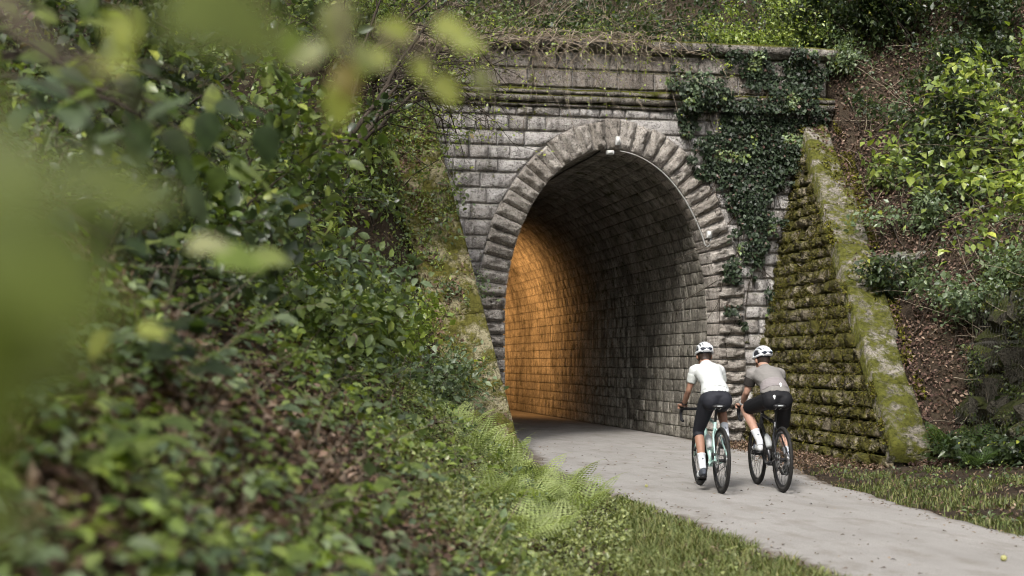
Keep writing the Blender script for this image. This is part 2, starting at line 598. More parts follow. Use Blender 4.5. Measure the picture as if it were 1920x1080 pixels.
PZ = 0.012 + 0.022 * (1 - (2 * tt - 1) ** 2)[None, :] + 0 * PU
PZ[:, 0] = -0.04; PZ[:, -1] = -0.04
V_ = np.stack([PU, np.repeat(pv[:, None], NC, 1), PZ], -1).reshape(-1, 3)
EDG = np.clip(1.0 - np.minimum(tt, 1 - tt) / 0.13, 0, 1)[None, :] * np.where(tt < 0.5, np.where(pv[:, None] > -7.5, 1.15, 0.8), np.where(pv[:, None] > -8, 1.1, 0.75)) * np.where(pv[:, None] > 1.5, 0.55, 1.0)
EDG = np.repeat(EDG.reshape(-1, 1), 3, 1)
i_ = np.arange(len(pv) - 1)[:, None] * NC; j_ = np.arange(NC - 1)[None, :]
Q_ = np.stack([i_ + j_, i_ + j_ + 1, i_ + NC + j_ + 1, i_ + NC + j_], -1).reshape(-1, 4)
o_ = obj('path', mesh_np('path', V_, [Q_], M['asphalt'], EDG, smooth_shade=True))
tag(o_, 'pale worn asphalt cycle path leading into the tunnel', kind='structure')


# ------------------------------------------------------------------ stonework
def stone_geo(c4, nrm, proud, depth, nx=4, ny=3, margin=0.16, rough=0.02, seed=0, drafted=False):
    """A quarried stone on the quad c4 (counter-clockwise seen from outside): drafted edge, rocky raised face, sides running back."""
    r = np.random.default_rng(seed)
    c4 = np.asarray(c4, float); nrm = np.asarray(nrm, float)
    s = np.concatenate([[0], np.linspace(margin * 0.55, 1 - margin * 0.55, nx - 1), [1]])
    t = np.concatenate([[0], np.linspace(margin, 1 - margin, ny - 1), [1]])
    if drafted:
        s = np.concatenate([[0, margin * 0.3, margin * 0.3 + 0.035], np.linspace(0, 1, nx)[1:-1] * (1 - margin * 0.6) + margin * 0.3, [1 - margin * 0.3 - 0.035, 1 - margin * 0.3, 1]])
        t = np.concatenate([[0, margin, margin + 0.05], np.linspace(0, 1, ny)[1:-1] * (1 - 2 * margin) + margin, [1 - margin - 0.05, 1 - margin, 1]])
    S, T = np.meshgrid(s, t)
    P = (c4[0] * ((1 - S) * (1 - T))[..., None] + c4[1] * (S * (1 - T))[..., None] + c4[2] * (S * T)[..., None] + c4[3] * ((1 - S) * T)[..., None])
    inner = (S > 0) & (S < 1) & (T > 0) & (T < 1)
    if drafted:
        inner = (S > s[1] + 1e-6) & (S < s[-2] - 1e-6) & (T > t[1] + 1e-6) & (T < t[-2] - 1e-6)
    d = np.where(inner, proud * (0.65 + 0.7 * r.random(S.shape)) + r.normal(0, rough, S.shape), r.normal(0, rough * 0.2, S.shape))
    P = P + nrm * d[..., None]
    ny_, nx_ = S.shape
    V = P.reshape(-1, 3)
    i = np.arange(ny_ - 1)[:, None] * nx_; j = np.arange(nx_ - 1)[None, :]
    Q = np.stack([i + j, i + j + 1, i + nx_ + j + 1, i + nx_ + j], -1).reshape(-1, 4)
    ring = [k for k in range(nx_)] + [nx_ * k + nx_ - 1 for k in range(1, ny_)] + [nx_ * (ny_ - 1) + k for k in range(nx_ - 2, -1, -1)] + [nx_ * k for k in range(ny_ - 2, 0, -1)]
    ring = np.array(ring)
    n0 = len(V)
    V2 = V[ring] - nrm * depth
    m = len(ring)
    k = np.arange(m); k2 = (k + 1) % m
    Q2 = np.stack([ring[k2], ring[k], n0 + k, n0 + k2], -1)
    return np.concatenate([V, V2]), Q, Q2


def stone_obj(name, c4, nrm, proud, depth, mat, parent, seed, **kw):
    V, Q, Q2 = stone_geo(c4, nrm, proud, depth, seed=seed, **kw)
    c = V.mean(0)
    return obj(name, mesh_np(name, V - c, [Q, Q2], mat), parent, loc=c)


# unit stones shared by the coursed walls: 1 wide, 1 high, facing -Y
LIB = {}


def unit_stone(lib, k, mat, proud, rough, margin=0.16):
    key = (lib, k)
    if key not in LIB:
        V, Q, Q2 = stone_geo([(-.5, 0, -.5), (.5, 0, -.5), (.5, 0, .5), (-.5, 0, .5)], (0, -1, 0), proud, 0.12, nx=5, ny=4, margin=0.12, rough=rough, seed=100 + k)
        LIB[key] = mesh_np(lib, V, [Q, Q2], mat)
    return LIB[key]


# tunnel profile: vertical jambs, then a tall half ellipse
HW, SPR, RISE = 1.82, 2.07, 2.83


def profile(off=0.0, n=240):
    """Points from the right foot over the crown to the left foot, offset outwards, and the outward normals."""
    z = np.linspace(0, SPR, 40, endpoint=False)
    th = np.linspace(0, np.pi, n)
    X = np.concatenate([np.full(40, HW), HW * np.cos(th), np.full(40, -HW)])
    Z = np.concatenate([z, SPR + RISE * np.sin(th), z[::-1]])
    NX = np.concatenate([np.ones(40), np.cos(th) / HW, -np.ones(40)])
    NZ = np.concatenate([np.zeros(40), np.sin(th) / RISE, np.zeros(40)])
    l = np.hypot(NX, NZ)
    NX, NZ = NX / l, NZ / l
    return np.stack([X + NX * off, Z + NZ * off], -1), np.stack([NX, NZ], -1)


PP, PN = profile()
ARC = np.concatenate([[0], np.cumsum(np.linalg.norm(np.diff(PP, axis=0), axis=1))])
ALEN = ARC[-1]


def prof_at(s, off=0.0):
    p = np.array([np.interp(s, ARC, PP[:, 0]), np.interp(s, ARC, PP[:, 1])])
    n = np.array([np.interp(s, ARC, PN[:, 0]), np.interp(s, ARC, PN[:, 1])])
    n /= np.linalg.norm(n)
    return p + n * off, n


portal = thing('tunnel_portal', 'grey stone tunnel portal with a tall rusticated arch, moulded cornice and parapet', 'portal')
RING = 0.47
WTOP = 5.56
WL, WR = -3.8, 3.78
# backing wall with the arch opening
inn, _ = profile(0.02)
inn = np.concatenate([[[inn[0][0], -0.2]], inn, [[inn[-1][0], -0.2]]])
outp = []
for x, z in inn:
    if z <= 0.8:
        outp.append((WR if x > 0 else WL, z))
    else:
        a = math.atan2(z - 0.8, x)
        dx, dz = math.cos(a), math.sin(a)
        k = min((WR if dx > 0 else -WL) / abs(dx) if abs(dx) > 1e-6 else 1e9, (6.5 - 0.8) / dz if dz > 1e-6 else 1e9)
        outp.append((dx * k, 0.8 + dz * k))
outp = np.array(outp)
n_ = len(inn)
Y0, Y1 = 0.016, 0.62
V_ = np.concatenate([np.c_[inn[:, 0], np.full(n_, Y0), inn[:, 1]], np.c_[outp[:, 0], np.full(n_, Y0), outp[:, 1]],
                     np.c_[inn[:, 0], np.full(n_, Y1), inn[:, 1]], np.c_[outp[:, 0], np.full(n_, Y1), outp[:, 1]]])
k_ = np.arange(n_ - 1)
Q_ = np.concatenate([np.stack([k_ + n_, k_, k_ + 1, k_ + n_ + 1], -1),
                     np.stack([k_ + n_, k_ + n_ + 1, k_ + 3 * n_ + 1, k_ + 3 * n_], -1),
                     np.stack([k_, k_ + 2 * n_, k_ + 2 * n_ + 1, k_ + 1], -1),
                     np.stack([k_ + 2 * n_, k_ + 3 * n_, k_ + 3 * n_ + 1, k_ + 2 * n_ + 1], -1)])
# corner fillets so that the sheet is a full rectangle
obj('backing_wall', mesh_np('backing_wall', V_, [Q_], M['mortar']), portal)
for sx, xa in ((1, WR), (-1, WL)):
    mbx = MB()
    mbx.box((xa - sx * 0.59, 0.3, 5.0), (1.2, 0.56, 3.0))
    obj('backing_wall', mbx.mesh('backing_wall_corner', M['parapet']), portal)

# voussoirs
NV = 57
ring_o, _ = profile(RING)
sb = np.linspace(0, ALEN, NV + 1)
for k in range(NV):
    a, b = sb[k] + 0.008, sb[k + 1] - 0.008
    r_ = np.random.default_rng(900 + k)
    crown = k == NV // 2
    ro = RING + (0.03 if crown else r_.uniform(-0.035, 0.03))
    pa, na = prof_at(a); pb, nb = prof_at(b)
    oa = pa + na * ro; ob = pb + nb * ro
    f = lambda p: (p[0], -0.045, p[1])
    # seen from the front (-Y) counter-clockwise
    c4 = [f(pa), f(oa), f(ob), f(pb)]
    stone_obj('voussoir', c4, (0, -1, 0), 0.02 if crown else r_.uniform(0.05, 0.085), 0.55, M['vouss'], portal, 900 + k, nx=7, ny=4, margin=0.16, rough=0.026, drafted=True)

# coursed wall blocks
oz, ox = ring_o[:, 1], ring_o[:, 0]
mid_i = len(ring_o) // 2


def ring_x(z, side):
    """Half-width of the arch ring's outside at height z (0 above its crown)."""
    if z >= oz.max() - 1e-4:
        return 0.0
    if side > 0:
        return float(np.interp(z, oz[:mid_i + 1], ox[:mid_i + 1]))
    return float(np.interp(z, oz[mid_i:][::-1], ox[mid_i:][::-1]))


rs = random.Random(4)
z0 = 0.0
ci = 0
courses = []
while z0 < WTOP - 0.05:
    hh = rs.uniform(0.205, 0.27)
    if WTOP - (z0 + hh) < 0.13:
        hh = WTOP - z0
    courses.append((z0, z0 + hh)); z0 += hh
sid = 0
for ci, (za, zb) in enumerate(courses):
    for side in (-1, 1):
        lim = WL if side < 0 else WR
        xa, xb = ring_x(za, side), ring_x(zb, side)
        x = min(abs(xa), abs(xb))
        first = True
        top_open = xb == 0.0
        pos_a, pos_b = abs(xa) + 0.012, abs(xb) + 0.012
        if xa == 0.0 and side < 0:
            continue_from = -rs.uniform(0.0, 0.3)
        off = 0.0 if xa != 0.0 else rs.uniform(-0.25, 0.25)
        if xa == 0.0:
            pos_a = pos_b = (off if side > 0 else -off)
            pos_a = pos_b = 0.006
        while max(pos_a, pos_b) < abs(lim) - 0.1:
            w = rs.uniform(0.2, 0.46)
            end = max(pos_a, pos_b) + w
            if abs(lim) - end < 0.22:
                end = abs(lim)
            e = end - 0.008
            g = 0.011
            yb = rs.uniform(-0.014, 0.004)
            if side > 0:
                c4 = [(pos_a, yb, za + g), (e, yb, za + g), (e, yb, zb - g), (pos_b, yb, zb - g)]
            else:
                c4 = [(-e, yb, za + g), (-pos_a, yb, za + g), (-pos_b, yb, zb - g), (-e, yb, zb - g)]
            sid += 1
            if abs(pos_a - pos_b) > 0.015:
                stone_obj('stone', c4, (0, -1, 0), rs.uniform(0.02, 0.035), 0.12, M['portal'], portal, 2000 + sid, nx=5, ny=4, margin=0.12, rough=0.016)
            else:
                o = obj('stone', unit_stone('stone', rs.randrange(14), M['portal'], 0.03, 0.018), portal,
                        loc=((c4[0][0] + c4[1][0]) / 2, yb, (za + zb) / 2), scale=(abs(c4[1][0] - c4[0][0]) * rs.choice((1, 1, 1)), rs.uniform(0.6, 1.3), zb - za - 2 * g))
            pos_a = pos_b = end + 0.008


def extrude_stone(name, prof, x0, x1, mat, parent, seed):
    """prof: (y,z) outline, extruded along X with slightly worn sections."""
    r = np.random.default_rng(seed)
    n = len(prof)
    xs = np.linspace(x0, x1, 5)
    V = []
    for q, x in enumerate(xs):
        jit = r.normal(0, 0.006, (n, 2))
        V.append(np.c_[np.full(n, x), np.array(prof) + jit])
    V = np.concatenate(V)
    m = len(xs)
    i = np.arange(m - 1)[:, None] * n; j = np.arange(n)[None, :]; k = (j + 1) % n
    Q = np.stack([i + j, i + n + j, i + n + k, i + k], -1).reshape(-1, 4)
    c = V.mean(0)
    return obj(name, mesh_np(name, V - c, [Q, np.array([list(range(n))]), np.array([list(range((m - 1) * n, m * n))[::-1]])], mat), parent, loc=c)


th_ = np.linspace(-0.5 * np.pi, 0.5 * np.pi, 7)
roll = [(-0.09 - 0.062 * math.cos(t), 5.692 + 0.062 * math.sin(t)) for t in th_]
fillet = [(0.1, 5.565), (-0.075, 5.565), (-0.075, 5.61), (0.1, 5.61)]
roll_p = [(0.1, 5.63), (-0.09, 5.63)] + roll + [(-0.15, 5.756), (-0.165, 5.79), (-0.12, 5.845), (0.1, 5.88)]
cope_p = [(0.62, 6.5), (-0.09, 6.5), (-0.1, 6.53), (-0.19, 6.545), (-0.2, 6.67), (-0.14, 6.705), (0.62, 6.72)]
x = WL - 0.06; q = 0
rs = random.Random(11)
while x < WR:
    w = rs.uniform(0.75, 1.15)
    if WR + 0.1 - (x + w) < 0.5:
        w = WR + 0.1 - x
    extrude_stone('string_course_stone', fillet, x + 0.004, x + w - 0.004, M['cornice'], portal, 60 + q)
    extrude_stone('cornice_stone', roll_p, x + 0.004, x + w - 0.004, M['cornice'], portal, 70 + q)
    x += w; q += 1
x = WL - 0.1; q = 0
while x < WR + 0.05:
    w = rs.uniform(0.9, 1.5)
    if WR + 0.16 - (x + w) < 0.6:
        w = WR + 0.16 - x
    extrude_stone('coping_stone', cope_p, x + 0.005, x + w - 0.005, M['cornice'], portal, 90 + q)
    x += w; q += 1
for za, zb in ((5.88, 6.19), (6.19, 6.497)):
    x = WL
    while x < WR - 0.05:
        w = rs.uniform(0.4, 0.85)
        if WR - (x + w) < 0.3:
            w = WR - x
        obj('parapet_stone', unit_stone('parapet_stone', rs.randrange(8), M['parapet'], 0.01, 0.006), portal,
            loc=(x + w / 2, 0.0, (za + zb) / 2), scale=(w - 0.014, rs.uniform(0.6, 1.2), zb - za - 0.013))
        x += w

# ------------------------------------------------------------------ tunnel lining
lining = thing('tunnel_lining', 'dark coursed stone vault of the tunnel behind the arch, lit orange deeper inside', 'tunnel lining', (0, 0.5, 0))
TLEN = 34.0
ys = np.linspace(0.0, TLEN, 60)
pm, _ = profile(0.022, 120)
pm = np.concatenate([[[pm[0][0], -0.15]], pm, [[pm[-1][0], -0.15]]])
m_ = len(pm)
V_ = np.stack([np.repeat(pm[None, :, 0], len(ys), 0), np.repeat(ys[:, None], m_, 1), np.repeat(pm[None, :, 1], len(ys), 0)], -1).reshape(-1, 3)
i_ = np.arange(len(ys) - 1)[:, None] * m_; j_ = np.arange(m_ - 1)[None, :]
Q_ = np.stack([i_ + j_, i_ + j_ + 1, i_ + m_ + j_ + 1, i_ + m_ + j_], -1).reshape(-1, 4)
cap = np.array([list(range((len(ys) - 1) * m_, len(ys) * m_))])  # unseen end wall, added so that no daylight leaks in from behind
obj('vault_shell', mesh_np('vault_shell', V_, [Q_, cap], M['lining_mortar']), lining)

CH = 0.208
ncs = int(round(ALEN / CH))
CH = ALEN / ncs
cells = []
rs = random.Random(5)
for c in range(ncs):
    s0, s1 = c * CH, (c + 1) * CH
    y = 0.0 if c % 2 else -0.25
    while y < TLEN - 0.05:
        w = rs.uniform(0.26, 0.48)
        a, b = max(0.0, y), min(TLEN, y + w)
        if b - a > 0.06:
            cells.append((c, s0, s1, a, b))
        y += w
rest = MB()


def lining_stone(c, s0, s1, a, b, r, fine=True):
    g = 0.0045
    p0, n0 = prof_at(s0 + g); p1, n1 = prof_at(s1 - g)
    nn = -(n0 + n1) / 2; nn = np.array([nn[0], 0, nn[1]]); nn /= np.linalg.norm(nn)
    pr = r.uniform(-0.007, 0.008)
    q = [np.array([p0[0], a + g, p0[1]]), np.array([p1[0], a + g, p1[1]]), np.array([p1[0], b - g, p1[1]]), np.array([p0[0], b - g, p0[1]])]
    q = [x + nn * pr for x in q]
    return stone_geo(q[::1] if False else [q[3], q[2], q[1], q[0]], nn, r.uniform(0.004, 0.012), 0.05, nx=3 if fine else 2, ny=3 if fine else 2, margin=0.12, rough=0.005, seed=r.randrange(10 ** 6))


def vis_key(t):
    c, s0, s1, a, b = t
    sm = (s0 + s1) / 2
    # the right-hand wall and haunch near the mouth show largest; the left wall is hidden from the path side
    return a + (0 if sm < ALEN * 0.42 else 40) + 0.9 * max(0, sm - 4.5)


order = sorted(range(len(cells)), key=lambda k: vis_key(cells[k]))
top = set(order[:300])
for k, t in enumerate(cells):
    V, Q, Q2 = lining_stone(*t, rs, k in top)
    if k in top:
        cc = V.mean(0)
        obj('lining_stone', mesh_np('lining_stone', V - cc, [Q, Q2], M['lining']), lining, loc=cc)
    else:
        rest.add(V, Q, Q2)
o_ = obj('lining_stonework', rest.mesh('lining_stonework', M['lining']), lining, kind='stuff')


# ------------------------------------------------------------------ right wing wall
wr = thing('wing_wall', 'mossy battered stone wing wall right of the arch with sloping coping', 'retaining wall')
VR0 = -6.05
BAT = 0.2


def wr_pt(v, z, out=0.0):
    return np.array([wing_r_face(v) + BAT * z - out, v, z])


nf = norm(np.array([-1.0, 0.058, BAT]))
# solid core: face, top, back
vv = np.linspace(0.05, VR0, 24)
rows = []
for v in vv:
    zt = max(0.12, float(wing_r_top(v)))
    f0 = wr_pt(v, -0.1, -0.05); f1 = wr_pt(v, zt - 0.02, -0.05)
    rows.append([f0, f1, f1 + np.array([0.6, 0, 0]), np.array([f1[0] + 0.6, v, -0.1])])
V_ = np.array(rows).reshape(-1, 3)
i_ = np.arange(len(vv) - 1)[:, None] * 4; j_ = np.arange(4)[None, :]; k_ = (j_ + 1) % 4
Q_ = np.stack([i_ + j_, i_ + k_, i_ + 4 + k_, i_ + 4 + j_], -1).reshape(-1, 4)
obj('wall_core', mesh_np('wall_core', V_, [Q_, [[0, 1, 2, 3]], [[len(V_) - 1, len(V_) - 2, len(V_) - 3, len(V_) - 4]]], M['mossy_joint']), wr)
rs = random.Random(21)
z0 = 0.0
sid = 0
while z0 < 5.2:
    hh = rs.uniform(0.16, 0.225)
    za, zb = z0 + 0.008, z0 + hh - 0.008
    v = 0.0
    vend = VR0 + max(0, (zb - 0.25)) / (5.1 / 6.0)
    first = True
    while v > vend + 0.12:
        w = rs.uniform(0.24, 0.5) * (0.5 if first and rs.random() < 0.5 else 1)
        first = False
        e = max(v - w, vend)
        if e - vend < 0.18:
            e = vend
        o = rs.uniform(-0.015, 0.02)
        # face normal is towards -X: left seen from outside is the far (tunnel) end
        c4 = [wr_pt(v - .006, za, o), wr_pt(e + .006, za, o), wr_pt(e + .006, zb, o), wr_pt(v - .006, zb, o)]
        sid += 1
        stone_obj('stone', c4, nf, rs.uniform(0.02, 0.065), 0.09, M['mossy'], wr, 5000 + sid, nx=5, ny=4, margin=0.1, rough=0.03)
        v = e
    z0 += hh
# quoin at the low end and sloping coping slabs
L0 = np.array([wing_r_face(0.02) + BAT * 5.35, 0.02, 5.35])
L1 = np.array([wing_r_face(VR0 - 0.1) + BAT * 0.2, VR0 - 0.1, 0.2])
ax = L1 - L0; ln = np.linalg.norm(ax); ax /= ln
sidev = norm(np.array([1.0, -0.05, 0.0])); sidev = norm(sidev - ax * sidev.dot(ax))
upn = np.cross(sidev, ax)
upn = upn if upn[2] > 0 else -upn
p = 0.0
while p < ln - 0.05:
    w = rs.uniform(0.75, 1.25)
    if ln - (p + w) < 0.5:
        w = ln - p
    a, b = p + 0.006, p + w - 0.006
    lift = rs.uniform(0.09, 0.13)
    q = lambda s, t: L0 + ax * s + sidev * t + upn * lift
    wd = rs.uniform(0.36, 0.5)
    c4 = [q(a, -0.07), q(b, -0.07), q(b, wd), q(a, wd)]
    nn_ = np.cross(c4[1] - c4[0], c4[3] - c4[0])
    if nn_[2] < 0:
        c4 = c4[::-1]
    stone_obj('coping_slab', c4, upn, 0.018, 0.26, M['cope'], wr, 7000 + int(p * 10), nx=5, ny=5, margin=0.07, rough=0.016)
    p += w

# ------------------------------------------------------------------ left wing wall (its sloping top faces the camera)
wl = thing('wing_wall', 'yellow-green mossy sloping wing wall at the left foot of the arch', 'retaining wall')


def wl_pt(v, z, t=0.0):
    return np.array([-2.27 - 0.15 * z - t, v, z])


vv = np.linspace(0.05, -3.3, 16)
rows = []
for v in vv:
    zt = max(0.1, float(wing_l_top(v)))
    rows.append([wl_pt(v, -0.1), wl_pt(v, zt - 0.03), wl_pt(v, zt - 0.03, 0.75), np.array([wl_pt(v, zt, 0.75)[0], v, -0.1])])
V_ = np.array(rows).reshape(-1, 3)
i_ = np.arange(len(vv) - 1)[:, None] * 4; j_ = np.arange(4)[None, :]; k_ = (j_ + 1) % 4
Q_ = np.stack([i_ + j_, i_ + 4 + j_, i_ + 4 + k_, i_ + k_], -1).reshape(-1, 4)
obj('wall_core', mesh_np('wall_core', V_, [Q_, [[3, 2, 1, 0]], [[len(V_) - 4, len(V_) - 3, len(V_) - 2, len(V_) - 1]]], M['mossy_joint']), wl)
L0 = wl_pt(0.02, 5.38); L1 = wl_pt(-3.34, -0.02)
ax = L1 - L0; ln = np.linalg.norm(ax); ax /= ln
sidev = np.array([-1.0, 0, 0]); sidev = norm(sidev - ax * sidev.dot(ax))
upn = np.cross(ax, sidev); upn = upn if upn[2] > 0 else -upn
p = 0.0
while p < ln - 0.05:
    w = rs.uniform(1.5, 2.3)
    if ln - (p + w) < 0.9:
        w = ln - p
    a, b = p + 0.004, p + w - 0.004
    lift = rs.uniform(0.058, 0.068)
    q = lambda s, t: L0 + ax * s + sidev * t + upn * lift
    wd = rs.uniform(0.72, 0.8)
    c4 = [q(a, -0.05), q(b, -0.05), q(b, wd), q(a, wd)]
    nn_ = np.cross(c4[1] - c4[0], c4[3] - c4[0])
    if nn_.dot(upn) < 0:
        c4 = c4[::-1]
    stone_obj('coping_slab', c4, upn, 0.015, 0.22, M['cope_l'], wl, 7600 + int(p * 10), nx=7, ny=5, margin=0.05, rough=0.014)
    p += w

# ------------------------------------------------------------------ fittings on the arch
M['white_plastic'] = plain('white plastic', (0.55, 0.55, 0.53), 0.5, 0.4, var=0.15)
M['grey_plastic'] = plain('grey conduit', (0.3, 0.3, 0.285), 0.5, 0.4, var=0.1)
M['black_cable'] = plain('black cable', (0.015, 0.015, 0.015), 0.6, 0.3)


def box_thing(name, label, cat, c, s, mat, lid=None):
    t = thing(name, label, cat, tuple(c))
    bm = bmesh.new(); bmesh.ops.create_cube(bm, size=1.0)
    for v in bm.verts:
        v.co = Vector((v.co.x * s[0], v.co.y * s[1], v.co.z * s[2]))
    bmesh.ops.bevel(bm, geom=bm.edges[:], offset=min(s) * 0.12, segments=2, affect='EDGES')
    me = bpy.data.meshes.new('housing'); bm.to_mesh(me); bm.free(); me.materials.append(mat)
    obj('housing', me, t)
    b = MB(); b.box((0, -s[1] / 2 - 0.004, 0), (s[0] * 0.72, 0.008, s[2] * 0.72))
    obj('cover_plate', b.mesh('cover_plate', M['grey_plastic'] if lid is None else lid), t)
    return t


box_thing('sensor_box', 'small upright white sensor box on the keystone', 'sensor', (0.06, -0.12, 5.02), (0.075, 0.07, 0.14), M['white_plastic'], M['white_plastic'])
box_thing('junction_box', 'white junction box hanging just under the keystone', 'junction box', (-0.05, -0.03, 4.835), (0.13, 0.08, 0.07), M['white_plastic'], M['white_plastic'])
e_, n_e = prof_at(float(np.interp(3.52, PP[:mid_i, 1][:170], ARC[:mid_i][:170])))
box_thing('junction_box', 'white junction box on the right side of the arch at the end of the conduit', 'junction box', (e_[0] + 0.07, -0.13, e_[1] - 0.02), (0.075, 0.06, 0.12), M['white_plastic'], M['white_plastic'])
s_end = float(np.interp(3.42, PP[:170, 1], ARC[:170]))
pts = []
for s in np.linspace(ALEN / 2 - 0.12, s_end, 40):
    p, n = prof_at(s, -0.035)
    pts.append((p[0], -0.06, p[1]))
p = np.array(pts[-1])
pts += [p + np.array([0.02, -0.01, -0.08]), p + np.array([0.06, -0.03, -0.11]), p + np.array([0.1, -0.05, -0.07]), p + np.array([0.105, -0.06, 0.02])]
b = MB(); b.tube(pts, 0.011, 8)
o_ = obj('conduit', b.mesh('conduit', M['grey_plastic'], True))
tag(o_, 'thin grey cable conduit following the inner right edge of the arch', 'conduit')
pts = []
for y in np.linspace(-0.02, 26, 60):
    p, n = prof_at(ALEN / 2 + 0.22, -0.02)
    pts.append((p[0] + 0.01 * math.sin(y * 2.1), y, p[1] - 0.01 * abs(math.sin(y * 1.3))))
b = MB(); b.tube(pts, 0.013, 6)
o_ = obj('cable', b.mesh('cable', M['black_cable'], True))
tag(o_, 'black cable running along the crown of the vault into the tunnel', 'cable')

# warm wall lamps on the left wall, deep inside; their light shows on the right wall
_t = NT('lamp glass'); _t.b.inputs['Emission Color'].default_value = (1.0, 0.42, 0.08, 1); _t.b.inputs['Emission Strength'].default_value = 6.0
_t.base((0.8, 0.5, 0.2)); M['lamp_glass'] = _t.set(0.3, 0.4)
M['lamp_metal'] = plain('lamp housing', (0.08, 0.08, 0.08), 0.5, 0.4, 0.6)
LAMP_E = 235.0
for ly, lab in ((13.2, 'orange flood lamp on the left tunnel wall nearer the mouth'), (18.6, 'orange flood lamp on the left tunnel wall farther from the mouth')):
    s = float(np.interp(3.1, PP[::-1][:170, 1], ARC[::-1][:170]))
    p, n = prof_at(s)
    t = thing('tunnel_lamp', lab, 'lamp', (p[0] + 0.09, ly, p[1]), group='orange lamps on the tunnel wall')
    b = MB(); b.box((-0.02, 0, 0), (0.1, 0.34, 0.16)); b.box((-0.1, 0, 0.02), (0.08, 0.06, 0.06))
    obj('housing', b.mesh('housing', M['lamp_metal']), t)
    b = MB(); b.box((0.034, 0, 0), (0.006, 0.3, 0.12))
    obj('glass', b.mesh('glass', M['lamp_glass']), t)
    ld = bpy.data.lights.new('flood_light', 'SPOT')
    ld.energy = LAMP_E; ld.color = (1.0, 0.5, 0.17); ld.spot_size = R(140); ld.spot_blend = 1.0; ld.shadow_soft_size = 0.06
    lo = bpy.data.objects.new('flood_light', ld); link(lo, t)
    lo.location = (0.06, 0, 0)
    lo.rotation_euler = Vector((-1.0, -0.05, 0.12)).to_track_quat('Z', 'Y').to_euler()

# ------------------------------------------------------------------ bicycles and riders
M['tyre'] = plain('tyre rubber', (0.018, 0.017, 0.016), 0.75, 0.3, var=0.3)
M['tan_tyre'] = plain('tan tyre wall', (0.2, 0.12, 0.06), 0.75, 0.2, var=0.2)
M['rim'] = plain('carbon rim', (0.02, 0.02, 0.022), 0.35, 0.5, var=0.2)
M['steel'] = plain('steel', (0.55, 0.55, 0.56), 0.3, 0.5, 1.0)
M['darksteel'] = plain('dark steel', (0.12, 0.12, 0.12), 0.35, 0.5, 0.9)
M['blackpart'] = plain('black component', (0.015, 0.015, 0.016), 0.45, 0.4)
M['tape'] = plain('bar tape', (0.016, 0.016, 0.018), 0.8, 0.2, bump=0.4)
M['mint'] = plain('mint frame paint', (0.42, 0.6, 0.56), 0.25, 0.5, var=0.04)
M['blackpaint'] = plain('black frame paint', (0.022, 0.022, 0.024), 0.25, 0.5, var=0.1)
M['bottle'] = plain('bottle', (0.5, 0.52, 0.53), 0.4, 0.4, var=0.05)
M['skin'] = plain('skin', (0.44, 0.26, 0.19), 0.55, 0.35, var=0.1, scale=14)
M['skin_tan'] = plain('tanned skin', (0.32, 0.175, 0.12), 0.55, 0.35, var=0.1, scale=14)
M['hair'] = plain('dark hair', (0.03, 0.018, 0.012), 0.6, 0.4, var=0.4, scale=80)


def cloth(name, c, wr=0.35, rough=0.85):
    t = NT(name)
    f = t.noise(16, 4, 0.6, co=t.co(), stretch=(0.7, 1.0, 2.6))
    g = t.noise(260, 2, 0.6, co=t.co())
    t.base(t.ramp(t.math('ADD', t.math('MULTIPLY', f, 0.6), t.math('MULTIPLY', g, 0.4)), [(0.3, tuple(x * 0.9 for x in c)), (0.7, tuple(min(1, x * 1.06) for x in c))]))
    t.bump(t.math('ADD', f, t.math('MULTIPLY', g, 0.12)), wr, 0.02)
    return t.set(rough, 0.2)


M['jersey_white'] = cloth('white jersey', (0.6, 0.62, 0.615))
M['sleeve_pale'] = cloth('pale grey sleeve', (0.5, 0.52, 0.5))
M['jersey_taupe'] = cloth('taupe jersey', (0.225, 0.212, 0.2))
M['pocket_taupe'] = cloth('mauve grey pocket', (0.25, 0.225, 0.225))
M['sleeve_dark'] = cloth('dark sleeve', (0.035, 0.031, 0.028))
M['navy_tights'] = cloth('dark navy tights', (0.022, 0.023, 0.03), 0.25, 0.7)
M['black_shorts'] = cloth('black shorts', (0.012, 0.012, 0.014), 0.25, 0.7)
M['sock'] = cloth('white sock', (0.62, 0.64, 0.68), 0.3)
M['shoe_dark'] = plain('dark shoe', (0.07, 0.08, 0.1), 0.5, 0.4, var=0.3)
M['shoe_white'] = plain('white shoe', (0.6, 0.61, 0.62), 0.4, 0.4, var=0.1)
M['helmet_white'] = plain('white helmet shell', (0.66, 0.68, 0.71), 0.3, 0.5, var=0.04)
M['helmet_dark'] = plain('dark helmet core', (0.025, 0.028, 0.035), 0.6, 0.3)
M['lens'] = plain('dark lens', (0.02, 0.025, 0.04), 0.12, 0.6)
M['emblem_white'] = plain('white emblem', (0.75, 0.76, 0.76), 0.6, 0.3, var=0.03)
M['emblem_grey'] = plain('grey emblem', (0.06, 0.07, 0.1), 0.6, 0.3, var=0.03)
M['watch'] = plain('watch strap', (0.03, 0.02, 0.02), 0.6, 0.3)


def torus_np(R0, r0, nu=56, nv=10, zs=1.0, axis='x'):
    a = np.linspace(0, 2 * np.pi, nu, endpoint=False)[:, None]; b = np.linspace(0, 2 * np.pi, nv, endpoint=False)[None, :]
    rr = R0 + r0 * np.cos(b)
    V = np.stack([zs * r0 * np.sin(b) + 0 * a, rr * np.cos(a), rr * np.sin(a)], -1).reshape(-1, 3)
    i = np.arange(nu)[:, None]; j = np.arange(nv)[None, :]
    i2 = (i + 1) % nu; j2 = (j + 1) % nv
    Q = np.stack([i * nv + j, i2 * nv + j, i2 * nv + j2, i * nv + j2], -1).reshape(-1, 4)
    return V, Q


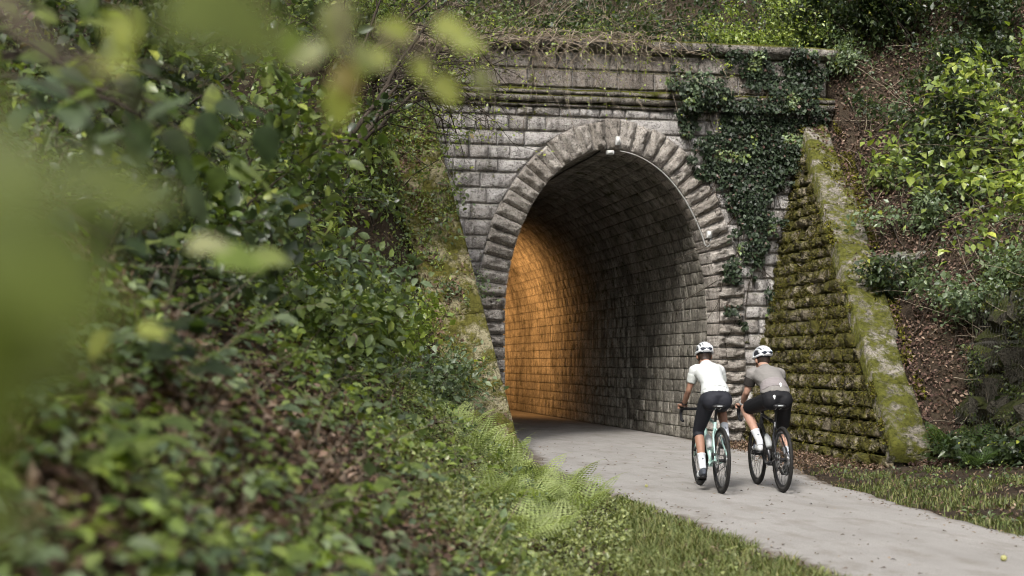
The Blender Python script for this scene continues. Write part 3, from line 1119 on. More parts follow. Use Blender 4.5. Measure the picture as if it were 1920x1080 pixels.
def disc_x(b, R0, x0, x1, c=(0, 0, 0), n=28, hole=0.0):
    a = np.linspace(0, 2 * np.pi, n, endpoint=False)
    rings = [(x0, hole), (x0, R0), (x1, R0), (x1, hole)]
    V = np.concatenate([np.c_[np.full(n, x), r * np.cos(a), r * np.sin(a)] for x, r in rings]) + np.asarray(c)
    Q = []
    for q in range(4):
        p = (q + 1) % 4
        for k in range(n):
            k2 = (k + 1) % n
            Q.append([q * n + k, q * n + k2, p * n + k2, p * n + k])
    b.add(V, Q)


def make_bicycle(label, loc, rotz, paint, crank_deg, fork_paint=None):
    t = thing('bicycle', label, 'bicycle', loc, rotz, 'racing bicycles ridden side by side')
    WRAD = 0.338
    RA = np.array([0, -0.41, WRAD]); FA = np.array([0, 0.575, WRAD]); BB = np.array([0, 0, 0.272])
    SEAT = np.array([0, -0.135, 0.70]); SADDLE = np.array([0, -0.185, 0.90])
    HB = np.array([0, 0.40, 0.66]); HT = np.array([0, 0.365, 0.79])
    # wheels
    for A, rear in ((RA, True), (FA, False)):
        w = obj('wheel', None, t)
        w.location = A
        V, Q = torus_np(WRAD - 0.019, 0.019, 64, 10)
        obj('tyre', mesh_np('tyre', V, [Q], M['tyre'], smooth_shade=True), w)
        b = MB()
        # deep rim section as a swept profile
        prof = [(0.012, 0.303), (0.011, 0.28), (0.004, 0.262), (-0.004, 0.262), (-0.011, 0.28), (-0.012, 0.303)]
        a = np.linspace(0, 2 * np.pi, 64, endpoint=False)
        V = np.array([[px, pr * math.cos(q), pr * math.sin(q)] for q in a for px, pr in prof])
        n = len(prof)
        Q = [[(k * n + j), ((k + 1) % 64) * n + j, ((k + 1) % 64) * n + (j + 1) % n, k * n + (j + 1) % n] for k in range(64) for j in range(n)]
        b.add(V, Q)
        obj('rim', b.mesh('rim', M['rim'], True), w)
        b = MB()
        for k in range(24):
            q = k / 24 * 2 * math.pi; sx = 1 if k % 2 else -1
            q2 = q + (0.9 if (k // 2) % 2 else -0.9)
            b.tube([(sx * 0.03, 0.022 * math.cos(q2), 0.022 * math.sin(q2)), (0, 0.268 * math.cos(q), 0.268 * math.sin(q))], 0.0017, 4, False)
        obj('spokes', b.mesh('spokes', M['darksteel']), w)
        b = MB(); disc_x(b, 0.016, -0.05, 0.05, n=16); disc_x(b, 0.028, -0.036, -0.028, n=20); disc_x(b, 0.028, 0.028, 0.036, n=20)
        obj('hub', b.mesh('hub', M['blackpart']), w)
        b = MB(); disc_x(b, 0.08, -0.052, -0.049, n=36, hole=0.055); 
        for k in range(5):
            q = k / 5 * 2 * math.pi
            b.tube([(-0.05, 0, 0), (-0.05, 0.06 * math.cos(q), 0.06 * math.sin(q))], 0.004, 4)
        obj('brake_disc', b.mesh('brake_disc', M['steel']), w)
        if rear:
            b = MB()
            for k, r0 in enumerate((0.066, 0.059, 0.053, 0.047, 0.041, 0.035, 0.03)):
                disc_x(b, r0, 0.036 + k * 0.0045, 0.0385 + k * 0.0045, n=26)
            obj('cassette', b.mesh('cassette', M['steel']), w)
    # frame
    b = MB()
    b.tube([BB, SEAT + np.array([0, -0.005, 0.02])], [0.019, 0.016], 10)
    b.tube([SEAT, HT + np.array([0, 0, -0.02])], [0.015, 0.019], 10)
    b.tube([BB, HB], [0.026, 0.025], 12)
    b.tube([HB - np.array([0, -0.012, 0.03]), HT], [0.024, 0.021], 12)
    for s in (-1, 1):
        b.tube([BB + np.array([s * 0.02, -0.02, 0]), BB + np.array([s * 0.042, -0.12, 0.01]), RA + np.array([s * 0.062, 0.06, 0]), RA + np.array([s * 0.066, 0, 0])], [0.012, 0.012, 0.01, 0.009], 8)
        b.tube([SEAT + np.array([s * 0.008, 0.0, -0.05]), SEAT + np.array([s * 0.035, -0.06, -0.11]), RA + np.array([s * 0.064, 0.02, 0.04]), RA + np.array([s * 0.066, 0, 0])], [0.009, 0.009, 0.0085, 0.008], 8)
    b.box(BB, (0.08, 0.05, 0.05))
    b.tube([RA + np.array([-0.08, 0, 0]), RA + np.array([0.08, 0, 0])], 0.008, 8)
    obj('frame', b.mesh('frame', paint, True), t)
    b = MB()
    CRN = HB - np.array([0, -0.02, 0.05])
    for s in (-1, 1):
        b.tube([HB - np.array([0, -0.012, 0.03]), CRN + np.array([s * 0.036, 0, 0]), FA + np.array([s * 0.052, -0.035, 0.1]), FA + np.array([s * 0.055, 0, 0])], [0.018, 0.015, 0.012, 0.009], 8)
    b.tube([FA + np.array([-0.065, 0, 0]), FA + np.array([0.065, 0, 0])], 0.007, 8)
    obj('fork', b.mesh('fork', fork_paint or paint, True), t)
    # saddle and post
    b = MB(); b.tube([SEAT + np.array([0, 0.01, -0.02]), SADDLE + np.array([0, 0.005, -0.05])], 0.0136, 10)
    b.box(SADDLE + np.array([0, 0.01, -0.045]), (0.05, 0.05, 0.02))
    obj('seat_post', b.mesh('seat_post', M['blackpart'], True), t)
    rings = []
    for y, w, d, z in ((-0.135, 0.045, 0.012, -0.002), (-0.125, 0.066, 0.02, 0.0), (-0.08, 0.07, 0.024, 0.004), (-0.02, 0.05, 0.022, 0.0), (0.05, 0.026, 0.02, -0.002), (0.12, 0.02, 0.018, -0.002), (0.135, 0.012, 0.01, -0.004)):
        rings.append((SADDLE + np.array([0, y, z - 0.018]), (w, 0, 0), (0, 0, d)))
    V, Q, c1, c2 = loft(rings, 16)
    sd = obj('saddle', mesh_np('saddle', V, [Q, c1, c2], M['blackpart'], smooth_shade=True), t)
    b = MB()
    for s in (-1, 1):
        b.tube([SADDLE + np.array([s * 0.03, -0.11, -0.03]), SADDLE + np.array([s * 0.022, -0.05, -0.052]), SADDLE + np.array([s * 0.022, 0.04, -0.052]), SADDLE + np.array([s * 0.01, 0.1, -0.03])], 0.0035, 6)
    obj('saddle_rails', b.mesh('saddle_rails', M['steel']), sd)
    b = MB(); b.box(SADDLE + np.array([0, -0.158, -0.014]), (0.052, 0.006, 0.011))
    obj('reflector_strip', b.mesh('reflector_strip', M['bottle']), sd)
    # bars
    BAR = np.array([0, 0.45, 0.835])
    b = MB(); b.tube([HT, HT + np.array([0, 0, 0.035]), BAR], [0.019, 0.018, 0.016], 10)
    obj('stem', b.mesh('stem', M['blackpart'], True), t)
    pts = []
    for s in (-1, 1):
        side = [BAR, BAR + np.array([s * 0.08, 0, 0]), BAR + np.array([s * 0.17, 0.004, 0]), BAR + np.array([s * 0.2, 0.03, -0.002]), BAR + np.array([s * 0.208, 0.085, -0.015]),
                BAR + np.array([s * 0.21, 0.105, -0.05]), BAR + np.array([s * 0.213, 0.085, -0.1]), BAR + np.array([s * 0.216, 0.04, -0.125]), BAR + np.array([s * 0.218, -0.02, -0.128])]
        pts = side[::-1] + pts if s < 0 else pts + side[1:]
    b = MB(); b.tube(pts, 0.0155, 8)
    hbar = obj('handlebar', b.mesh('handlebar', M['tape'], True), t)
    for s in (-1, 1):
        b = MB()
        b.tube([BAR + np.array([s * 0.207, 0.05, 0.0]), BAR + np.array([s * 0.207, 0.11, 0.012]), BAR + np.array([s * 0.205, 0.135, 0.05])], [0.018, 0.019, 0.015], 8)
        b.tube([BAR + np.array([s * 0.207, 0.13, 0.02]), BAR + np.array([s * 0.212, 0.155, -0.03]), BAR + np.array([s * 0.215, 0.13, -0.09])], [0.008, 0.007, 0.005], 6)
        obj('brake_lever', b.mesh('brake_lever', M['blackpart'], True), hbar)
    # drivetrain
    ca = R(crank_deg)
    cs = obj('crankset', None, t); cs.location = BB
    b = MB(); disc_x(b, 0.1, 0.046, 0.05, n=40, hole=0.075); disc_x(b, 0.078, 0.04, 0.044, n=36, hole=0.055)
    for k in range(5):
        q = k / 5 * 2 * math.pi
        b.tube([(0.048, 0, 0), (0.048, 0.08 * math.cos(q), 0.08 * math.sin(q))], 0.007, 5)
    obj('chainring', b.mesh('chainring', M['darksteel']), cs)
    pedals = {}
    for s in (-1, 1):
        q = ca if s < 0 else ca + math.pi
        e = np.array([s * 0.075, 0.17 * math.cos(q), 0.17 * math.sin(q)])
        b = MB(); b.tube([(s * 0.035, 0, 0), (s * 0.06, 0, 0), e], [0.018, 0.015, 0.011], 8)
        obj('crank_arm', b.mesh('crank_arm', M['blackpart'], True), cs)
        b = MB(); b.box(e + np.array([s * 0.05, 0, 0]), (0.075, 0.07, 0.018)); b.tube([e, e + np.array([s * 0.05, 0, 0])], 0.007, 6)
        obj('pedal', b.mesh('pedal', M['blackpart']), cs)
        pedals[s] = BB + e + np.array([s * 0.05, 0, 0])
    b = MB()
    for dz in (0.06, -0.06):
        r1 = 0.095 if dz > 0 else -0.095
        b.tube([BB + np.array([0.048, 0, r1]), RA + np.array([0.05, 0, dz * 0.8])], 0.0042, 5)
    b.tube([RA + np.array([0.055, 0.01, -0.03]), RA + np.array([0.06, 0.03, -0.09]), RA + np.array([0.055, 0.05, -0.15])], 0.009, 6)
    disc_x(b, 0.022, 0.048, 0.055, RA + np.array([0, 0.05, -0.15]), 18)
    obj('chain_and_derailleur', b.mesh('chain_and_derailleur', M['darksteel']), t)
    b = MB()
    dvec = norm(HB - BB); c0 = BB + dvec * 0.17 + np.array([0, -0.045, 0.05])
    b.tube([c0, c0 + dvec * 0.13, c0 + dvec * 0.15, c0 + dvec * 0.175], [0.036, 0.036, 0.026, 0.02], 12)
    obj('water_bottle', b.mesh('water_bottle', M['bottle'], True), t)
    for c_ in (RA + np.array([-0.075, 0.04, 0.05]), FA + np.array([-0.062, -0.03, 0.06])):
        b = MB(); b.box(c_, (0.03, 0.05, 0.045))
        obj('brake_caliper', b.mesh('brake_caliper', M['blackpart']), t)
    return t, pedals, BAR, SADDLE


def remesh(mbs, voxel, smooth_it=4, name='body', mat=None):
    me = mbs.mesh('tmp', mat)
    o = bpy.data.objects.new('tmp', me); COL.objects.link(o)
    md = o.modifiers.new('r', 'REMESH'); md.mode = 'VOXEL'; md.voxel_size = voxel
    if smooth_it:
        sm = o.modifiers.new('s', 'SMOOTH'); sm.iterations = smooth_it; sm.factor = 0.5
    dg = bpy.context.evaluated_depsgraph_get()
    ev = o.evaluated_get(dg)
    out = bpy.data.meshes.new_from_object(ev)
    out.name = name
    bpy.data.objects.remove(o)
    out.polygons.foreach_set('use_smooth', np.ones(len(out.polygons), bool))
    out.materials.clear(); out.materials.append(mat)
    return out


def ball(b, c, r, rot=None, n=14):
    c = np.asarray(c, float); r = np.broadcast_to(np.asarray(r, float), (3,))
    th = np.linspace(0, np.pi, n)
    ph = np.linspace(0, 2 * np.pi, n * 2, endpoint=False)
    V = []
    for t in th[1:-1]:
        V.append(np.c_[np.sin(t) * np.cos(ph), np.sin(t) * np.sin(ph), np.full(len(ph), np.cos(t))])
    V = np.concatenate(V + [np.array([[0, 0, 1.0], [0, 0, -1.0]])]) * r
    if rot is not None:
        V = V @ np.array(rot).T
    m = len(ph); k = n - 2
    i = np.arange(k - 1)[:, None] * m; j = np.arange(m)[None, :]; j2 = (j + 1) % m
    Q = np.stack([i + j, i + m + j, i + m + j2, i + j2], -1).reshape(-1, 4)
    T = [[k * m, a, (a + 1) % m] for a in range(m)] + [[k * m + 1, (k - 1) * m + (a + 1) % m, (k - 1) * m + a] for a in range(m)]
    b.add(V + c, Q, T)


def limb(b, pts, rad, n=12):
    """Rounded tapered chain, densified so that joints stay smooth."""
    P = np.asarray(pts, float); rad = np.asarray(rad, float)
    t = np.arange(len(P)); tq = np.linspace(0, len(P) - 1, (len(P) - 1) * 5 + 1)
    Pq = np.stack([np.interp(tq, t, P[:, k]) for k in range(3)], -1)
    Pq[1:-1] = (Pq[:-2] + 2 * Pq[1:-1] + Pq[2:]) / 4
    b.tube(Pq, np.interp(tq, t, rad), n)
    ball(b, P[0], rad[0] * 0.98, n=8); ball(b, P[-1], rad[-1] * 0.98, n=8)


def rot_x(a):
    c, s = math.cos(a), math.sin(a)
    return np.array([[1, 0, 0], [0, c, -s], [0, s, c]])


def project(bvh, shape2d, origin, direction=(0, 1, 0), off=0.0025):
    """Lays a flat emblem outline onto a garment."""
    out = []
    for x, z in shape2d:
        o = Vector((origin[0] + x, origin[1], origin[2] + z))
        h = bvh.ray_cast(o, Vector(direction))
        if h[0] is None:
            return None
        out.append(h[0] + h[1] * off)
    return out


def make_person(label, loc, rotz, pedals, BAR, SADDLE, p):
    t = thing('person', label, 'person', loc, rotz, 'cyclists riding side by side')
    X = np.array([1.0, 0, 0])
    wS = p['w']
    dz = p.get('dz', 0.0)
    sp = [(-0.165, 0.895, 0.12, 0.09), (-0.175, 0.955, 0.16 * p['hip'], 0.125), (-0.12, 1.035, 0.15 * p['hip'], 0.115), (-0.045, 1.105, 0.128 * p['waist'], 0.098), (0.05, 1.175 + dz * .4, 0.142 * wS, 0.105),
          (0.14, 1.24 + dz * .7, 0.16 * wS, 0.112), (0.215, 1.292 + dz, 0.158 * wS, 0.092), (0.255, 1.325 + dz, 0.1 * wS, 0.075), (0.285, 1.36 + dz, 0.062, 0.062)]
    SPY = np.array([(0, a, b) for a, b, _, _ in sp])
    T = norm(np.gradient(SPY, axis=0))

    def rings(i0, i1, g):
        out = []
        for k in range(i0, i1):
            d = np.cross(X, T[k])
            out.append((SPY[k], X * (sp[k][2] + g), d * (sp[k][3] + g)))
        return out
    HEAD = np.array([0.0, 0.375, 1.452 + dz])
    if 'head' in p:
        HEAD = np.array(p['head'])
    SH = {s: np.array([s * 0.165 * wS, 0.225, 1.295 + dz]) for s in (-1, 1)}
    EL = {s: np.array([s * 0.235 * p['elb'], 0.27, 1.065 + dz * .6]) for s in (-1, 1)}
    WRI = {s: np.array([s * 0.2, 0.452, 0.885]) for s in (-1, 1)}
    HIP = {s: np.array([s * 0.082, -0.15, 0.935]) for s in (-1, 1)}
    ANK, KNEE, TOE, HEEL = {}, {}, {}, {}
    for s in (-1, 1):
        pd = pedals[s] + np.array([0, 0, 0.03])
        tilt = R(p['tilt'][s])
        f = np.array([0, math.cos(tilt), math.sin(tilt)]); upv = np.array([0, -math.sin(tilt), math.cos(tilt)])
        TOE[s] = pd + f * 0.085 + upv * 0.01
        HEEL[s] = pd - f * 0.15 + upv * 0.02
        ANK[s] = pd - f * 0.115 + upv * 0.105
        th, shn = 0.42 * p['leg'], 0.42 * p['leg']
        d = ANK[s] - HIP[s]; L = min(np.linalg.norm(d), th + shn - 0.004)
        a = (L * L + th * th - shn * shn) / (2 * L)
        hgt = math.sqrt(max(th * th - a * a, 0))
        dn = norm(d)
        fw = norm(np.array([s * p['splay'][s], 1.0, 0.25])); fw = norm(fw - dn * fw.dot(dn))
        KNEE[s] = HIP[s] + dn * a + fw * hgt

    # ---- body: one continuous surface
    b = MB()
    V, Q, c1, c2 = loft(rings(0, 9, 0.0), 20); b.add(V, Q, c1, c2)
    for s in (-1, 1):
        ball(b, (s * 0.078 * p['hip'], -0.205, 0.94), (0.088, 0.095, 0.095))
        limb(b, [SH[s], (SH[s] + EL[s]) / 2, EL[s]], [0.056 * p['arm'], 0.049 * p['arm'], 0.039 * p['arm']])
        limb(b, [EL[s], EL[s] * 0.6 + WRI[s] * 0.4, WRI[s]], [0.04 * p['arm'], 0.041 * p['arm'], 0.026])
        limb(b, [HIP[s], HIP[s] * 0.5 + KNEE[s] * 0.5, KNEE[s]], [0.088, 0.076 * p['thigh'], 0.054])
        calf = KNEE[s] * 0.66 + ANK[s] * 0.34 + np.array([0, -0.02, 0])
        limb(b, [KNEE[s], calf, ANK[s] * 0.75 + KNEE[s] * 0.25, ANK[s]], [0.054, 0.053 * p['calf'], 0.036, 0.031])
        limb(b, [ANK[s], HEEL[s] * 0.5 + TOE[s] * 0.5, TOE[s]], [0.031, 0.03, 0.024])
        # hand: palm on the bar, four fingers curled over it, thumb below
        BARP = BAR + np.array([s * 0.205, 0.045, 0.012])
        ball(b, BARP + np.array([s * 0.0, -0.005, 0.026]), (0.038, 0.05, 0.018))
        limb(b, [WRI[s], BARP + np.array([0, -0.03, 0.03])], [0.026, 0.024], 8)
        for q, (dx, ln) in enumerate(((-0.03, 0.066), (-0.01, 0.074), (0.01, 0.07), (0.029, 0.056))):
            p0 = BARP + np.array([dx, 0.03, 0.03])
            limb(b, [p0, p0 + np.array([s * 0.004, ln * 0.42, 0.004]), p0 + np.array([s * 0.006, ln * 0.62, -0.022]), p0 + np.array([s * 0.004, ln * 0.42, -0.045])], [0.0105, 0.0098, 0.009, 0.0082], 8)
        t0 = BARP + np.array([-s * 0.036, -0.005, 0.022])
        limb(b, [t0, t0 + np.array([-s * 0.014, 0.028, -0.014]), t0 + np.array([-s * 0.01, 0.05, -0.03])], [0.0125, 0.0115, 0.0095], 8)
    # neck and head with face
    limb(b, [SPY[7], SPY[8], HEAD + np.array([0, -0.03, -0.05])], [0.066, 0.056, 0.055])
    hr = rot_x(R(p.get('head_tilt', -12)))
    hq = hr
    if 'head_turn' in p:
        a = R(p['head_turn']); c, s_ = math.cos(a), math.sin(a)
        hq = np.array([[c, -s_, 0], [s_, c, 0], [0, 0, 1]]) @ hr
    H = lambda x, y, z: HEAD + hq @ np.array([x, y, z])
    ball(b, H(0, 0, 0.012), (0.074, 0.094, 0.104), hq)
    ball(b, H(0, 0.035, -0.06), (0.054, 0.06, 0.055), hq)
    limb(b, [H(0, 0.092, 0.012), H(0, 0.112, -0.02)], [0.01, 0.015], 8)
    limb(b, [H(-0.024, 0.09, -0.058), H(0, 0.098, -0.058), H(0.024, 0.09, -0.058)], [0.008, 0.01, 0.008], 8)
    for s in (-1, 1):
        ball(b, H(s * 0.078, -0.008, -0.015), (0.01, 0.02, 0.032), hq, 8)
        ball(b, H(s * 0.032, 0.082, 0.012), (0.014, 0.012, 0.01), hq, 8)
    body = obj('body', remesh(b, 0.0085, 2, 'body', p['skin']), t)
    for s in (-1, 1):
        b = MB(); ball(b, H(s * 0.032, 0.0885, 0.012), (0.011, 0.009, 0.008), hq, 8)
        obj('eye', b.mesh('eye', M['lens'], True), body)
    b = MB()
    ball(b, H(0, -0.014, 0.012), (0.079, 0.09, 0.1), hq)
    if p['hair'] == 'low':
        ball(b, H(0, -0.062, -0.055), (0.05, 0.036, 0.045), hq)
    else:
        ball(b, H(0, -0.05, -0.04), (0.055, 0.045, 0.03), hq)
    obj('hair', remesh(b, 0.008, 2, 'hair', M['hair']), t)

    # ---- jersey, sleeves, shorts
    b = MB(); V, Q, c1, c2 = loft(rings(2, 8, 0.014), 24); b.add(V, Q, c1, c2)
    lo = rings(1, 2, 0.014)[0]
    V, Q, c1, c2 = loft([(SPY[1] * 0.45 + SPY[2] * 0.55, lo[1] * 1.0, lo[2] * 0.96), rings(2, 3, 0.016)[0]], 24); b.add(V, Q, c1, c2)
    for s in (-1, 1):
        limb(b, [SH[s] + np.array([-s * 0.05, -0.01, 0.0]), SH[s], SH[s] * 0.6 + EL[s] * 0.4], [0.085 * p['arm'], 0.082 * p['arm'], 0.066 * p['arm']])
    jm = remesh(b, 0.0105, 3, 'jersey', p['jersey'])
    co = np.empty(len(jm.vertices) * 3); jm.vertices.foreach_get('co', co); co = co.reshape(-1, 3)
    no = np.empty(len(jm.vertices) * 3); jm.vertex_normals.foreach_get('vector', no); no = no.reshape(-1, 3)
    ph = p['w'] * 40
    fold = np.sin(co[:, 2] * 95 + 5 * np.sin(co[:, 0] * 17 + ph) + 2.5 * np.sin(co[:, 0] * 41)) * smooth(co[:, 2], 1.2, 1.08) + 0.6 * np.sin((co[:, 0] + co[:, 2] * 0.8) * 60 + ph) * smooth(np.abs(co[:, 0]), 0.07, 0.16)
    co += no * (0.0035 * fold)[:, None]
    jm.vertices.foreach_set('co', co.ravel()); jm.update()
    jersey = obj('jersey', jm, t)
    for s in (-1, 1):
        b = MB()
        q0 = SH[s] * 0.8 + EL[s] * 0.2; q1 = SH[s] * (1 - p['sleeve']) + EL[s] * p['sleeve']
        b.tube([q0, q0 * 0.5 + q1 * 0.5, q1], [0.076 * p['arm'], 0.072 * p['arm'], 0.066 * p['arm']], 20)
        obj('sleeve', remesh(b, 0.0075, 2, 'sleeve', p['sleeve_mat']), t)
    # collar
    b = MB(); b.tube([SPY[7] * 0.6 + SPY[8] * 0.4, SPY[8] + np.array([0, 0.004, 0.006])], [0.073, 0.066], 20)
    obj('collar', remesh(b, 0.0075, 2, 'collar', p['jersey']), jersey)
    # back pockets
    b = MB()
    pr_ = rings(2, 4, 0.0185)
    V, Q, c1, c2 = loft([(SPY[1] * 0.3 + SPY[2] * 0.7, pr_[0][1] * 1.02, pr_[0][2] * 1.02), pr_[0], ((pr_[0][0] + pr_[1][0]) / 2, (pr_[0][1] + pr_[1][1]) / 2, (pr_[0][2] + pr_[1][2]) / 2), (pr_[0][0] * 0.2 + pr_[1][0] * 0.8, pr_[0][1] * .2 + pr_[1][1] * .8, pr_[0][2] * .2 + pr_[1][2] * .8)], 24); b.add(V, Q, c1, c2)
    obj('back_pocket', remesh(b, 0.007, 3, 'back_pocket', p['pocket']), jersey)
    b = MB(); V, Q, c1, c2 = loft(rings(0, 4, 0.007), 24); b.add(V, Q, c1, c2)
    for s in (-1, 1):
        ball(b, (s * 0.078 * p['hip'], -0.205, 0.94), (0.095, 0.102, 0.102))
        kk = HIP[s] * 0.5 + KNEE[s] * 0.5
        if p['short_len'] <= 1.0:
            e = HIP[s] * (1 - p['short_len']) + KNEE[s] * p['short_len']
            limb(b, [HIP[s], kk], [0.096, 0.085 * p['thigh']])
            b.tube([kk, e], [0.085 * p['thigh'], 0.085 * p['thigh'] * (1 - (p['short_len'] - 0.5)) + 0.06 * (p['short_len'] - 0.5)], 16)
        else:
            calf = KNEE[s] * 0.66 + ANK[s] * 0.34 + np.array([0, -0.02, 0])
            limb(b, [HIP[s], kk, KNEE[s]], [0.096, 0.083 * p['thigh'], 0.062])
            k2 = KNEE[s] * 0.45 + calf * 0.55
            b.tube([KNEE[s], k2], [0.062, 0.0605 * p['calf']], 16)
    sm_ = remesh(b, 0.0105, 3, 'shorts', p['shorts_mat'])
    shorts = obj(p['shorts_name'], sm_, t)
    # socks and shoes
    for s in (-1, 1):
        calf = KNEE[s] * 0.62 + ANK[s] * 0.38 + np.array([0, -0.018, 0])
        b = MB()
        s0 = ANK[s] * 0.42 + calf * 0.58
        b.tube([s0, ANK[s] * 0.75 + KNEE[s] * 0.25, ANK[s], ANK[s] + (HEEL[s] - ANK[s]) * 0.5], [0.05 * p['calf'], 0.042, 0.037, 0.036], 16)
        sk = obj('sock', remesh(b, 0.0075, 2, 'sock', M['sock']), t)
        bvh = BVHTree.FromPolygons([v.co for v in sk.data.vertices], [tuple(q.vertices) for q in sk.data.polygons])
        oc = s0 * 0.5 + ANK[s] * 0.5
        e = project(bvh, [(0, 0.014), (0.004, 0.004), (0.014, 0), (0.004, -0.004), (0, -0.014), (-0.004, -0.004), (-0.014, 0), (-0.004, 0.004)], (oc[0], oc[1] - 0.3, oc[2] + 0.01))
        if e:
            obj('emblem', mesh_np('emblem', np.array(e), [[list(range(8))]], M['emblem_grey']), sk)
        tilt = R(p['tilt'][s])
        f = np.array([0, math.cos(tilt), math.sin(tilt)]); upv = np.array([0, -math.sin(tilt), math.cos(tilt)])
        rg = []
        for q, w, hh, up in ((0.0, 0.02, 0.022, 0.03), (0.03, 0.033, 0.045, 0.035), (0.09, 0.035, 0.05, 0.035), (0.14, 0.036, 0.04, 0.022), (0.2, 0.044, 0.03, 0.012), (0.245, 0.036, 0.022, 0.008), (0.265, 0.014, 0.01, 0.004)):
            rg.append((HEEL[s] - f * 0.022 + f * q + upv * up - upv * 0.015, X * w, upv * hh))
        V, Q, c1, c2 = loft(rg, 18)
        b = MB(); b.add(V, Q, c1, c2)
        sh = obj('shoe', remesh(b, 0.0075, 2, 'shoe', p['shoe']), t)
        b = MB()
        b.box(HEEL[s] + f * 0.115 - upv * 0.031, (0.066, 0.24, 0.012), rot_x(tilt))
        obj('sole', b.mesh('sole', M['blackpart']), sh)
        b = MB()
        for q in (0.12, 0.155):
            c = HEEL[s] - f * 0.022 + f * q + upv * 0.012
            V, Q, c1, c2 = loft([(c, X * 0.042, upv * 0.043), (c + f * 0.012, X * 0.042, upv * 0.041)], 18); b.add(V, Q, c1, c2)
        obj('strap', b.mesh('strap', M['shoe_white'] if p['shoe'] is M['shoe_dark'] else M['shoe_dark']), sh)
    # emblems on the back
    bvj = BVHTree.FromPolygons([v.co for v in jersey.data.vertices] , [tuple(q.vertices) for q in jersey.data.polygons])
    bvs = BVHTree.FromPolygons([v.co for v in sm_.vertices], [tuple(q.vertices) for q in sm_.polygons])
    flame = [(0, 0.024), (0.008, 0.017), (0.016, 0.012), (0.011, 0.003), (0.008, -0.008), (0.004, -0.02), (-0.003, -0.022), (-0.006, -0.009), (-0.013, 0.002), (-0.015, 0.012), (-0.007, 0.016)]
    if p['emblems']:
        e = project(bvs, flame, (-0.055, -0.6, 0.975))
        if e:
            obj('emblem', mesh_np('emblem', np.array(e), [[list(range(len(flame)))]], M['emblem_white']), shorts)
        pk = [c for c in jersey.children if c.name.startswith('back_pocket')][0]
        bvp = BVHTree.FromPolygons([v.co for v in pk.data.vertices] + [v.co for v in jm.vertices], [tuple(q.vertices) for q in pk.data.polygons] + [tuple(k + len(pk.data.vertices) for k in q.vertices) for q in jm.polygons])
        e = project(bvp, flame, (0.03, -0.6, 1.1 ))
        if e:
            obj('emblem', mesh_np('emblem', np.array(e), [[list(range(len(flame)))]], M['emblem_white']), jersey)
    # wrist watch
    s = -1
    b = MB(); wv = norm(EL[s] - WRI[s]); b.tube([WRI[s] + wv * 0.012, WRI[s] + wv * 0.034], 0.033, 16)
    obj('wristband', b.mesh('wristband', M['watch'] if p['watch'] else M['bottle'], True), t)
    # helmet
    hm = obj('helmet', None, t); hm.location = HEAD + np.array([0, -0.004, 0.05])
    hm.scale = (0.92, 0.92, 0.94)
    hm.rotation_euler = Matrix([list(r) for r in hq]).to_euler()
    b = MB(); ball(b, (0, 0, 0.0), (0.09, 0.122, 0.088))
    me = b.mesh('core', M['helmet_dark'], True)
    bm = bmesh.new(); bm.from_mesh(me); bmesh.ops.bisect_plane(bm, geom=bm.verts[:] + bm.edges[:] + bm.faces[:], plane_co=(0, 0, -0.035), plane_no=(0, 0.12, -1), clear_outer=True); bm.to_mesh(me); bm.free()
    obj('core', me, hm)
    ax_, by_, cz_ = 0.098, 0.132, 0.1
    for k, xo in enumerate((-0.82, -0.52, -0.24, 0.0, 0.24, 0.52, 0.82)):
        rows_ = []
        n_arc = 15
        hwid = 0.0088 if abs(xo) < 0.8 else 0.011
        for q in np.linspace(R(-22), R(205), n_arc):
            sx = math.sqrt(max(0.0, 1 - xo * xo))
            y = by_ * math.cos(q) * (0.35 + 0.65 * sx) * (1.05 if math.cos(q) < 0 else 1.0); z = cz_ * math.sin(q) * sx
            if z < -0.036:
                z = -0.036
            xc = ax_ * xo * (1 - 0.12 * max(0, math.cos(q)))
            nrm_ = norm(np.array([xc / ax_ ** 2, y / by_ ** 2, z / cz_ ** 2]))
            ww = hwid * (0.75 + 0.45 * abs(math.cos(q)))
            cpt = np.array([xc, y, z])
            sd_ = norm(np.cross(nrm_, np.array([0, -math.sin(q), math.cos(q)]))); 
            rows_.append([cpt - sd_ * ww - nrm_ * 0.012, cpt - sd_ * ww, cpt + nrm_ * 0.004, cpt + sd_ * ww, cpt + sd_ * ww - nrm_ * 0.012])
        V = np.array(rows_).reshape(-1, 3)
        i = np.arange(n_arc - 1)[:, None] * 5; j = np.arange(4)[None, :]
        Q = np.stack([i + j, i + j + 1, i + 6 + j, i + 5 + j], -1).reshape(-1, 4)
        obj('shell_rib', mesh_np('shell_rib', V, [Q], M['helmet_white'], smooth_shade=True), hm)
    b = MB()
    ang = np.linspace(0, 2 * np.pi, 33)
    b.tube([(0.098 * math.sin(a), 0.134 * math.cos(a), -0.03 - 0.012 * math.cos(a) * (1 if math.cos(a) < 0 else -0.6)) for a in ang], 0.0125, 8, False)
    b.tube([(0.094 * math.sin(a), -0.005 + 0.126 * math.cos(a), 0.016) for a in np.linspace(R(118), R(242), 14)], 0.011, 8)
    obj('rim_band', b.mesh('rim_band', M['helmet_white'], True), hm)
    # sunglasses tucked on the back of the helmet
    b = MB()
    for s in (-1, 1):
        ball(b, (s * 0.034, -0.131, -0.004), (0.032, 0.012, 0.019), None, 10)
    b.tube([(-0.07, -0.115, 0.004), (0, -0.141, 0.004), (0.07, -0.115, 0.004)], 0.004, 6)
    obj('sunglasses', b.mesh('sunglasses', M['lens'], True), hm)
    b = MB()
    for s in (-1, 1):
        b.tube([(s * 0.082, 0.01, -0.04), (s * 0.07, 0.03, -0.1), (s * 0.02, 0.045, -0.15)], 0.005, 5)
    obj('chin_strap', b.mesh('chin_strap', M['blackpart'], True), hm)
    return t


